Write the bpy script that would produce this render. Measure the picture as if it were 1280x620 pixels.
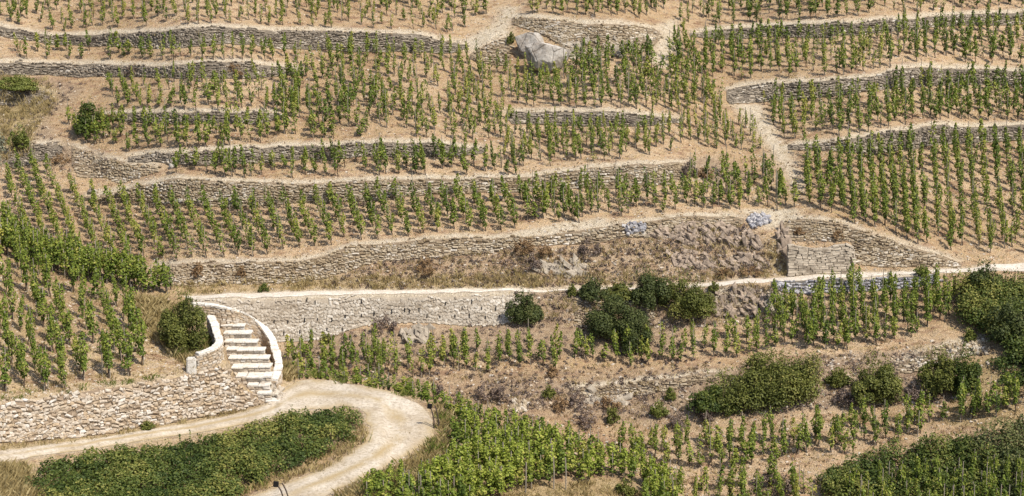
import bpy, math, random
import numpy as np
from mathutils import Vector, Matrix
random.seed(7)
rng = np.random.default_rng(7)
for o in list(bpy.data.objects):
    bpy.data.objects.remove(o, do_unlink=True)
scene = bpy.context.scene
col = scene.collection

# ------------------------------------------------------------------ camera
F = 1950.0                       # focal length in photo pixels (1280 wide)
PITCH = math.radians(9.6)
CZ = 40.0
cam_d = bpy.data.cameras.new('camera'); cam = bpy.data.objects.new('camera', cam_d)
col.objects.link(cam); scene.camera = cam
cam_d.sensor_width = 36.0; cam_d.lens = 36.0 * F / 1280.0
cam_d.clip_start = 0.5; cam_d.clip_end = 3000.0
cam.location = (0, 0, CZ); cam.rotation_euler = (math.radians(90) - PITCH, 0, 0)

# ------------------------------------------------------------------ sky and sun
SUN_EL, SUN_AZ = 54.0, 132.0      # azimuth clockwise from +Y (view direction): behind the camera to the right
world = bpy.data.worlds.new('World'); scene.world = world; world.use_nodes = True
wn = world.node_tree.nodes; wl = world.node_tree.links
sky = wn.new('ShaderNodeTexSky'); sky.sky_type = 'NISHITA'; sky.sun_disc = False
sky.sun_elevation = math.radians(SUN_EL); sky.sun_rotation = math.radians(SUN_AZ)
sky.air_density = 1.0; sky.dust_density = 2.0; sky.ozone_density = 1.0
wl.new(sky.outputs[0], wn['Background'].inputs[0]); wn['Background'].inputs[1].default_value = 0.125
sun_d = bpy.data.lights.new('sun', 'SUN'); sun = bpy.data.objects.new('sun', sun_d); col.objects.link(sun)
sun_d.energy = 4.6; sun_d.angle = math.radians(0.55); sun_d.color = (1.0, 0.93, 0.81)
el, az = math.radians(SUN_EL), math.radians(SUN_AZ)
sdir = Vector((math.cos(el) * math.sin(az), math.cos(el) * math.cos(az), math.sin(el)))
sun.rotation_euler = sdir.to_track_quat('Z', 'Y').to_euler()
scene.view_settings.view_transform = 'Standard'
scene.view_settings.look = 'None'
scene.view_settings.gamma = 1.0
scene.view_settings.use_curve_mapping = False
scene.view_settings.exposure = 0.32

# ------------------------------------------------------------------ basic helpers
def ip(pts, u):
    a = np.asarray(pts, float)
    return np.interp(u, a[:, 0], a[:, 1])

def ray(u, v):
    """pixel -> (x per metre of depth, drop per metre of depth)"""
    x = (np.asarray(u, float) - 640.0) / F; yc = (310.0 - np.asarray(v, float)) / F
    dy = math.cos(PITCH) + yc * math.sin(PITCH)
    dz = -math.sin(PITCH) + yc * math.cos(PITCH)
    return x / dy, -dz / dy

def world_pt(u, v, d):
    x, t = ray(u, v)
    return np.stack([x * d, np.broadcast_to(d, np.shape(x * d)).astype(float), CZ - t * d], -1)

def inpoly(u, v, poly):
    u = np.asarray(u, float); v = np.asarray(v, float); r = np.zeros(np.broadcast(u, v).shape, bool)
    n = len(poly)
    for i in range(n):
        x1, y1 = poly[i]; x2, y2 = poly[(i + 1) % n]
        if y1 == y2: continue
        c = ((y1 > v) != (y2 > v)) & (u < (x2 - x1) * (v - y1) / (y2 - y1) + x1)
        r ^= c
    return r

LAT = {}
def lattice(seed, n=256):
    if seed not in LAT: LAT[seed] = np.random.default_rng(seed).random((n, n))
    return LAT[seed]
def vnoise(x, y, seed=0):
    L = lattice(seed); n = L.shape[0]
    xi = np.floor(x).astype(int); yi = np.floor(y).astype(int); fx = x - xi; fy = y - yi
    fx = fx * fx * (3 - 2 * fx); fy = fy * fy * (3 - 2 * fy)
    a = L[xi % n, yi % n]; b = L[(xi + 1) % n, yi % n]; c = L[xi % n, (yi + 1) % n]; e = L[(xi + 1) % n, (yi + 1) % n]
    return (a * (1 - fx) + b * fx) * (1 - fy) + (c * (1 - fx) + e * fx) * fy - 0.5
def fbm(x, y, seed=0, o=4):
    r = 0; a = 1.0
    for k in range(o):
        r = r + a * vnoise(x * 2 ** k + 17.3 * k, y * 2 ** k + 5.1 * k, seed + k); a *= 0.5
    return r
def blur(a, sig, axis):
    k = int(3 * sig) + 1; w = np.exp(-0.5 * (np.arange(-k, k + 1) / sig) ** 2); w /= w.sum()
    p = [(0, 0)] * a.ndim; p[axis] = (k, k); b = np.pad(a, p, mode='edge')
    return np.apply_along_axis(lambda m: np.convolve(m, w, 'valid'), axis, b)

def mesh_np(name, V, Q=None, T=None, mat=None, tint=None, smooth=False, col3=None):
    """mesh from numpy arrays of quads Q and triangles T"""
    me = bpy.data.meshes.new(name)
    V = np.asarray(V, np.float32).reshape(-1, 3)
    idx = []; tot = []
    if Q is not None and len(Q): idx.append(np.asarray(Q, np.int32).ravel()); tot.append(np.full(len(Q), 4, np.int32))
    if T is not None and len(T): idx.append(np.asarray(T, np.int32).ravel()); tot.append(np.full(len(T), 3, np.int32))
    idx = np.concatenate(idx); tot = np.concatenate(tot)
    me.vertices.add(len(V)); me.vertices.foreach_set('co', V.ravel())
    me.loops.add(len(idx)); me.loops.foreach_set('vertex_index', idx)
    me.polygons.add(len(tot))
    me.polygons.foreach_set('loop_start', np.concatenate([[0], np.cumsum(tot)[:-1]]).astype(np.int32))
    me.polygons.foreach_set('use_smooth', np.full(len(tot), smooth))
    if tint is not None:
        a = me.attributes.new('tint', 'FLOAT', 'POINT'); a.data.foreach_set('value', np.asarray(tint, np.float32).ravel())
    if col3 is not None:
        a = me.attributes.new('mask', 'FLOAT_COLOR', 'POINT')
        c = np.ones((len(V), 4), np.float32); c[:, :3] = col3; a.data.foreach_set('color', c.ravel())
    me.update(calc_edges=True)
    if mat: me.materials.append(mat)
    return me
def obj(name, me, parent=None, loc=None):
    o = bpy.data.objects.new(name, me); col.objects.link(o)
    if parent is not None: o.parent = parent
    if loc is not None: o.location = loc
    return o
def tag(o, label=None, cat=None, group=None, kind=None):
    if label: o['label'] = label
    if cat: o['category'] = cat
    if group: o['group'] = group
    if kind: o['kind'] = kind
    return o
def thing(name, loc, label, cat, group=None):
    o = bpy.data.objects.new(name, None); col.objects.link(o); o.empty_display_size = 0.2
    o.location = [float(c) for c in loc]
    return tag(o, label, cat, group)
def child(name, me, root):
    """part whose mesh is written in world coordinates"""
    me.transform(Matrix.Translation(-root.location))
    return obj(name, me, root)

def sub(name, me, part):
    """piece of a part; its mesh is written in world coordinates, the part sits at its thing's origin"""
    me.transform(Matrix.Translation(-part.parent.location))
    return obj(name, me, part)

def box_geo(c, T, U, N, w, h, d, rs=None, chamfer=0.25, jit=0.12):
    """many chamfered, irregular blocks at once: centres c, axes T (width) U (height) N (out)"""
    n = len(c); g = rs or rng
    sx = np.array([-1, 1, 1, -1]); sy = np.array([-1, -1, 1, 1])
    pts = np.zeros((n, 12, 3))
    ch = chamfer
    def put(k, x, y, z):
        pts[:, k] = c + T * (x * w / 2)[:, None] + U * (y * h / 2)[:, None] + N * (z * d)[:, None]
    for k in range(4):
        jx = 1 + g.uniform(-jit, jit, n) * 1.6; jy = 1 + g.uniform(-jit, jit, n) * 1.6
        put(k, sx[k] * jx, sy[k] * jy, np.full(n, -0.6))
        put(4 + k, sx[k] * jx, sy[k] * jy, np.full(n, 0.12))
        ix = 1 - ch * g.uniform(0.6, 1.5, n); iy = 1 - ch * 1.3 * g.uniform(0.6, 1.5, n)
        put(8 + k, sx[k] * jx * ix, sy[k] * jy * iy, 0.5 + g.uniform(-0.2, 0.2, n))
    f = [[8, 9, 10, 11]]
    for k in range(4):
        j = (k + 1) % 4
        f.append([4 + k, 4 + j, 8 + j, 8 + k]); f.append([k, j, 4 + j, 4 + k])
    f = np.array(f); Q = (f[None] + (np.arange(n) * 12)[:, None, None]).reshape(-1, 4)
    return pts.reshape(-1, 3), Q

def boxpart(w, d, h, bev=0.0, z0=0.0):
    """simple closed bevelled box mesh data (centred in x, y; from z0 to z0+h)"""
    import bmesh
    bm = bmesh.new(); bmesh.ops.create_cube(bm, size=1.0)
    for vv in bm.verts:
        vv.co.x *= w; vv.co.y *= d; vv.co.z = z0 + (vv.co.z + 0.5) * h
    if bev: bmesh.ops.bevel(bm, geom=list(bm.edges), offset=bev, segments=2, affect='EDGES')
    return bm

# ------------------------------------------------------------------ materials
def newmat(name):
    m = bpy.data.materials.new(name); m.use_nodes = True
    nt = m.node_tree; b = nt.nodes['Principled BSDF']
    b.inputs['Roughness'].default_value = 0.9
    b.inputs['Specular IOR Level'].default_value = 0.15
    return m, nt, b
def N(nt, t, **k):
    n = nt.nodes.new(t)
    for a, b in k.items(): setattr(n, a, b)
    return n
def ramp(nt, stops):
    r = N(nt, 'ShaderNodeValToRGB'); e = r.color_ramp.elements
    while len(e) < len(stops): e.new(0.5)
    for i, (p, c) in enumerate(stops): e[i].position = p; e[i].color = (*c, 1)
    return r
def noise(nt, scale, detail=4, rough=0.6, coord=None):
    n = N(nt, 'ShaderNodeTexNoise'); n.inputs['Scale'].default_value = scale
    n.inputs['Detail'].default_value = detail; n.inputs['Roughness'].default_value = rough
    if coord is not None: nt.links.new(coord, n.inputs['Vector'])
    return n
def mix(nt, fac, a, b, mode='MIX'):
    m = N(nt, 'ShaderNodeMix', data_type='RGBA', blend_type=mode)
    for s, x in ((0, fac), (6, a), (7, b)):
        if isinstance(x, (int, float)): m.inputs[s].default_value = x
        elif isinstance(x, tuple): m.inputs[s].default_value = (*x, 1)
        else: nt.links.new(x, m.inputs[s])
    return m.outputs[2]
def bump(nt, b, h, strength=0.5, dist=0.05):
    n = N(nt, 'ShaderNodeBump'); n.inputs['Strength'].default_value = strength; n.inputs['Distance'].default_value = dist
    nt.links.new(h, n.inputs['Height']); nt.links.new(n.outputs[0], b.inputs['Normal'])

def ground_mat(name, base, alt):
    m, nt, b = newmat(name)
    pos = N(nt, 'ShaderNodeNewGeometry').outputs['Position']
    at = N(nt, 'ShaderNodeAttribute', attribute_name='mask'); sep = N(nt, 'ShaderNodeSeparateColor'); nt.links.new(at.outputs['Color'], sep.inputs[0])
    n1 = noise(nt, 0.35, 5, 0.65, pos); n2 = noise(nt, 2.2, 5, 0.7, pos); n3 = noise(nt, 9.0, 4, 0.75, pos)
    r1 = ramp(nt, [(0.32, base), (0.68, alt)]); nt.links.new(n1.outputs[0], r1.inputs[0])
    r2 = ramp(nt, [(0.40, (0, 0, 0)), (0.62, (1, 1, 1))]); nt.links.new(n2.outputs[0], r2.inputs[0])
    c = mix(nt, r2.outputs[0], r1.outputs[0], (0.495, 0.385, 0.265))
    n7 = noise(nt, 0.07, 3, 0.5, pos); r7 = ramp(nt, [(0.42, (0.90, 0.86, 0.80)), (0.58, (1.08, 1.07, 1.06))]); nt.links.new(n7.outputs[0], r7.inputs[0])
    c = mix(nt, 1.0, c, r7.outputs[0], 'MULTIPLY')
    # reddish dead weeds in bands along the contour, yellow straw specks
    mp = N(nt, 'ShaderNodeMapping'); mp.inputs['Scale'].default_value = (0.45, 1.0, 1.6); nt.links.new(pos, mp.inputs[0])
    n4 = noise(nt, 1.1, 6, 0.78, mp.outputs[0]); r4 = ramp(nt, [(0.50, (0, 0, 0)), (0.60, (0.85, 0.85, 0.85))]); nt.links.new(n4.outputs[0], r4.inputs[0])
    c = mix(nt, r4.outputs[0], c, (0.275, 0.165, 0.105))
    n6 = noise(nt, 3.1, 5, 0.75, mp.outputs[0]); r6 = ramp(nt, [(0.55, (0, 0, 0)), (0.63, (0.8, 0.8, 0.8))]); nt.links.new(n6.outputs[0], r6.inputs[0])
    c = mix(nt, r6.outputs[0], c, (0.40, 0.30, 0.145))
    # dry scrub litter (mask G), straw (mask B), pale trodden dust (mask R)
    rd = ramp(nt, [(0.36, (0.17, 0.125, 0.10)), (0.5, (0.30, 0.225, 0.16)), (0.62, (0.40, 0.31, 0.22))]); nt.links.new(n2.outputs[0], rd.inputs[0])
    c = mix(nt, sep.outputs[1], c, rd.outputs[0])
    rs = ramp(nt, [(0.36, (0.25, 0.19, 0.085)), (0.62, (0.46, 0.36, 0.19))]); nt.links.new(n2.outputs[0], rs.inputs[0])
    c = mix(nt, sep.outputs[2], c, rs.outputs[0])
    rp = ramp(nt, [(0.36, (0.49, 0.41, 0.295)), (0.6, (0.62, 0.545, 0.43))]); nt.links.new(n2.outputs[0], rp.inputs[0])
    c = mix(nt, sep.outputs[0], c, rp.outputs[0])
    # fine speckle
    rk = ramp(nt, [(0.34, (0.46, 0.43, 0.41)), (0.48, (0.98, 0.98, 0.98)), (0.66, (1.25, 1.23, 1.2))]); nt.links.new(n3.outputs[0], rk.inputs[0])
    c = mix(nt, 1.0, c, rk.outputs[0], 'MULTIPLY')
    nt.links.new(c, b.inputs['Base Color'])
    ad = N(nt, 'ShaderNodeMath', operation='ADD'); nt.links.new(n2.outputs[0], ad.inputs[0]); nt.links.new(n3.outputs[0], ad.inputs[1])
    bump(nt, b, ad.outputs[0], 1.0, 0.2)
    return m
def road_mat(name, lo, hi, straw=0.0):
    m, nt, b = newmat(name)
    pos = N(nt, 'ShaderNodeNewGeometry').outputs['Position']
    n1 = noise(nt, 0.5, 6, 0.7, pos); n2 = noise(nt, 5.0, 6, 0.75, pos); n5 = noise(nt, 0.3, 6, 0.7, pos)
    r1 = ramp(nt, [(0.36, lo), (0.58, hi)]); nt.links.new(n1.outputs[0], r1.inputs[0])
    rk = ramp(nt, [(0.34, (0.62, 0.59, 0.55)), (0.52, (1, 1, 1)), (0.66, (1.12, 1.12, 1.12))]); nt.links.new(n2.outputs[0], rk.inputs[0])
    c = mix(nt, 1.0, r1.outputs[0], rk.outputs[0], 'MULTIPLY')
    # grass and grit left between and beside the wheel tracks (tint = position across)
    a = N(nt, 'ShaderNodeAttribute', attribute_name='tint').outputs['Fac']
    rw = ramp(nt, [(0.0, (1, 1, 1)), (0.16, (0.25, 0.25, 0.25)), (0.30, (0, 0, 0)), (0.5, (1, 1, 1)), (0.68, (0, 0, 0)), (0.86, (0.3, 0.3, 0.3)), (1.0, (1, 1, 1))]); nt.links.new(a, rw.inputs[0])
    r5 = ramp(nt, [(0.36, (0, 0, 0)), (0.54, (1, 1, 1))]); nt.links.new(n5.outputs[0], r5.inputs[0])
    mm = N(nt, 'ShaderNodeMath', operation='MULTIPLY'); nt.links.new(rw.outputs[0], mm.inputs[0]); nt.links.new(r5.outputs[0], mm.inputs[1])
    m2 = N(nt, 'ShaderNodeMath', operation='MULTIPLY'); nt.links.new(mm.outputs[0], m2.inputs[0]); m2.inputs[1].default_value = straw
    c = mix(nt, m2.outputs[0], c, (0.36, 0.275, 0.155))
    nt.links.new(c, b.inputs['Base Color']); bump(nt, b, n2.outputs[0], 0.8, 0.1)
    return m
def stone_mat(name, stops, obj_random=False, dark=0.62):
    m, nt, b = newmat(name)
    pos = N(nt, 'ShaderNodeNewGeometry').outputs['Position']
    if obj_random: src = N(nt, 'ShaderNodeObjectInfo').outputs['Random']
    else: src = N(nt, 'ShaderNodeAttribute', attribute_name='tint').outputs['Fac']
    r = ramp(nt, stops); r.color_ramp.interpolation = 'LINEAR'; nt.links.new(src, r.inputs[0])
    n = noise(nt, 7.0, 5, 0.7, pos); rk = ramp(nt, [(0.3, (dark, dark * 0.97, dark * 0.93)), (0.6, (1.08, 1.06, 1.04))]); nt.links.new(n.outputs[0], rk.inputs[0])
    c = mix(nt, 1.0, r.outputs[0], rk.outputs[0], 'MULTIPLY')
    nt.links.new(c, b.inputs['Base Color']); bump(nt, b, n.outputs[0], 0.6, 0.04)
    return m
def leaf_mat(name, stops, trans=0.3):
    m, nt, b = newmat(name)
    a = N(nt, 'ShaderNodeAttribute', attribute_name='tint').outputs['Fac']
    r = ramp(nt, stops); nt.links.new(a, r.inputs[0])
    nt.links.new(r.outputs[0], b.inputs['Base Color']); b.inputs['Roughness'].default_value = 0.55; b.inputs['Specular IOR Level'].default_value = 0.25
    tr = N(nt, 'ShaderNodeBsdfTranslucent'); nt.links.new(r.outputs[0], tr.inputs[0])
    mx = N(nt, 'ShaderNodeMixShader'); mx.inputs[0].default_value = trans
    nt.links.new(b.outputs[0], mx.inputs[1]); nt.links.new(tr.outputs[0], mx.inputs[2])
    nt.links.new(mx.outputs[0], nt.nodes['Material Output'].inputs[0])
    return m
def plain_mat(name, c, var=0.2, scale=8.0, rough=0.85):
    m, nt, b = newmat(name); b.inputs['Roughness'].default_value = rough
    pos = N(nt, 'ShaderNodeNewGeometry').outputs['Position']; n = noise(nt, scale, 5, 0.65, pos)
    r = ramp(nt, [(0.3, tuple(x * (1 - var) for x in c)), (0.65, tuple(x * (1 + var) for x in c))]); nt.links.new(n.outputs[0], r.inputs[0])
    nt.links.new(r.outputs[0], b.inputs['Base Color']); bump(nt, b, n.outputs[0], 0.4, 0.03)
    return m

M_hill = ground_mat('hill_soil', (0.455, 0.312, 0.185), (0.515, 0.38, 0.24))
M_spur = ground_mat('spur_soil', (0.44, 0.315, 0.17), (0.50, 0.385, 0.225))
M_road = road_mat('white_dust_road', (0.53, 0.465, 0.385), (0.63, 0.575, 0.50))
M_track = road_mat('pale_dirt_track', (0.40, 0.335, 0.255), (0.535, 0.475, 0.395), 1.0)
TAN = [(0.0, (0.17, 0.13, 0.09)), (0.25, (0.30, 0.235, 0.155)), (0.5, (0.36, 0.30, 0.215)), (0.75, (0.43, 0.375, 0.295)), (1.0, (0.54, 0.50, 0.44))]
GREY = [(0.0, (0.12, 0.10, 0.085)), (0.3, (0.21, 0.18, 0.145)), (0.6, (0.30, 0.26, 0.21)), (0.85, (0.39, 0.34, 0.275)), (1.0, (0.50, 0.46, 0.40))]
PALE = [(0.0, (0.29, 0.245, 0.19)), (0.4, (0.41, 0.365, 0.305)), (0.75, (0.47, 0.43, 0.37)), (1.0, (0.58, 0.545, 0.49))]
NEAR = [(0.0, (0.27, 0.205, 0.145)), (0.18, (0.38, 0.31, 0.235)), (0.34, (0.41, 0.32, 0.22)), (0.5, (0.44, 0.375, 0.295)), (0.72, (0.47, 0.415, 0.35)), (0.9, (0.53, 0.49, 0.435)), (1.0, (0.60, 0.58, 0.55))]
BLUE = [(0.0, (0.13, 0.13, 0.15)), (0.5, (0.33, 0.33, 0.36)), (1.0, (0.50, 0.49, 0.49))]
STONE = {'tan': stone_mat('tan_stone', TAN), 'grey': stone_mat('grey_stone', GREY), 'pale': stone_mat('pale_stone', PALE),
         'near': stone_mat('near_stone', NEAR), 'blue': stone_mat('blue_stone', BLUE)}
M_nearobj = stone_mat('near_stone_single', NEAR, True)
CORE = {'tan': plain_mat('tan_core', (0.19, 0.145, 0.10)), 'grey': plain_mat('grey_core', (0.145, 0.12, 0.092)),
        'pale': plain_mat('mortar', (0.30, 0.255, 0.20), 0.25), 'near': plain_mat('near_core', (0.20, 0.15, 0.105)), 'blue': plain_mat('blue_core', (0.10, 0.09, 0.08))}
def lime_mat():
    m, nt, b = newmat('weathered_lime')
    pos = N(nt, 'ShaderNodeNewGeometry').outputs['Position']
    n1 = noise(nt, 1.7, 6, 0.75, pos); n2 = noise(nt, 9.0, 5, 0.75, pos)
    r1 = ramp(nt, [(0.34, (0.46, 0.41, 0.345)), (0.47, (0.63, 0.595, 0.54)), (0.65, (0.70, 0.675, 0.635))]); nt.links.new(n1.outputs[0], r1.inputs[0])
    r2 = ramp(nt, [(0.34, (0.58, 0.55, 0.5)), (0.5, (1, 1, 1))]); nt.links.new(n2.outputs[0], r2.inputs[0])
    nt.links.new(mix(nt, 1.0, r1.outputs[0], r2.outputs[0], 'MULTIPLY'), b.inputs['Base Color']); bump(nt, b, n2.outputs[0], 0.8, 0.06)
    return m
M_white = lime_mat()
M_mort = plain_mat('riser_mortar', (0.42, 0.36, 0.285), 0.25)
M_concrete = None
def rock_mat():
    m, nt, b = newmat('fractured_rock')
    pos = N(nt, 'ShaderNodeNewGeometry').outputs['Position']
    n1 = noise(nt, 0.9, 6, 0.7, pos); n2 = noise(nt, 6.0, 5, 0.75, pos)
    r1 = ramp(nt, [(0.36, (0.27, 0.235, 0.20)), (0.50, (0.37, 0.34, 0.305)), (0.64, (0.46, 0.43, 0.39))]); nt.links.new(n1.outputs[0], r1.inputs[0])
    vo = N(nt, 'ShaderNodeTexVoronoi', feature='DISTANCE_TO_EDGE'); vo.inputs['Scale'].default_value = 0.75
    wp = N(nt, 'ShaderNodeMapping'); wp.inputs['Scale'].default_value = (1.0, 1.0, 0.55); wp.inputs['Rotation'].default_value = (0.2, 0.5, 0); nt.links.new(mix(nt, 0.12, pos, n2.outputs['Color']), wp.inputs[0]); nt.links.new(wp.outputs[0], vo.inputs['Vector'])
    rv = ramp(nt, [(0.0, (0.6, 0.57, 0.54)), (0.035, (1, 1, 1))]); nt.links.new(vo.outputs['Distance'], rv.inputs[0])
    r2 = ramp(nt, [(0.34, (0.66, 0.63, 0.6)), (0.55, (1.05, 1.05, 1.05))]); nt.links.new(n2.outputs[0], r2.inputs[0])
    c = mix(nt, 1.0, mix(nt, 1.0, r1.outputs[0], r2.outputs[0], 'MULTIPLY'), rv.outputs[0], 'MULTIPLY')
    nt.links.new(c, b.inputs['Base Color']); bump(nt, b, rv.outputs[0], 0.8, 0.15)
    return m
M_rock = rock_mat()
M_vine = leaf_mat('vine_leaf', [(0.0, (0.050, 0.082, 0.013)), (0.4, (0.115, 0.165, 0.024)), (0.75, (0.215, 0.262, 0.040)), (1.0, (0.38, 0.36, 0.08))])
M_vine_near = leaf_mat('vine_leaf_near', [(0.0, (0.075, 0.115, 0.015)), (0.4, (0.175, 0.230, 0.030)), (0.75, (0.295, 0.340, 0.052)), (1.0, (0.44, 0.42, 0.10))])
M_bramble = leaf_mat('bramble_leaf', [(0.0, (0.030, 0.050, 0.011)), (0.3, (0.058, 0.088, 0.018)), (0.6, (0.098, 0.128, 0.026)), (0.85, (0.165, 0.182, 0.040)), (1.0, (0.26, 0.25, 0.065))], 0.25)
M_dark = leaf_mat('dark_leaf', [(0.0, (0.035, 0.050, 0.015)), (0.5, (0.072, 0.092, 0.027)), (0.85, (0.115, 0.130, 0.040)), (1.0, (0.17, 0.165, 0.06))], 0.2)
M_olive = leaf_mat('olive_leaf', [(0.0, (0.062, 0.074, 0.017)), (0.5, (0.130, 0.145, 0.031)), (0.85, (0.205, 0.205, 0.050)), (1.0, (0.28, 0.25, 0.08))], 0.2)
M_grey = leaf_mat('grey_leaf', [(0.0, (0.12, 0.13, 0.09)), (0.5, (0.22, 0.23, 0.16)), (1.0, (0.34, 0.34, 0.25))], 0.2)
M_dead = leaf_mat('dead_scrub', [(0.0, (0.085, 0.065, 0.058)), (0.5, (0.17, 0.13, 0.11)), (1.0, (0.28, 0.20, 0.14))], 0.1)
M_rust = leaf_mat('rusty_scrub', [(0.0, (0.13, 0.08, 0.045)), (0.5, (0.24, 0.15, 0.075)), (1.0, (0.36, 0.24, 0.12))], 0.1)
M_straw = leaf_mat('straw', [(0.0, (0.20, 0.15, 0.06)), (0.5, (0.36, 0.28, 0.13)), (1.0, (0.50, 0.41, 0.22))], 0.2)
M_weed = leaf_mat('green_weed', [(0.0, (0.08, 0.10, 0.02)), (0.5, (0.16, 0.19, 0.04)), (1.0, (0.30, 0.29, 0.09))], 0.3)
M_bark = plain_mat('vine_bark', (0.085, 0.060, 0.042), 0.35, 30)
M_stake = plain_mat('grey_stake', (0.26, 0.225, 0.18), 0.25, 20)
M_black = plain_mat('black_metal_and_hole_shade', (0.012, 0.012, 0.013), 0.2, 10, 0.5)
M_rod = plain_mat('rusty_rod', (0.06, 0.045, 0.038), 0.3, 20, 0.6)

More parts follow.
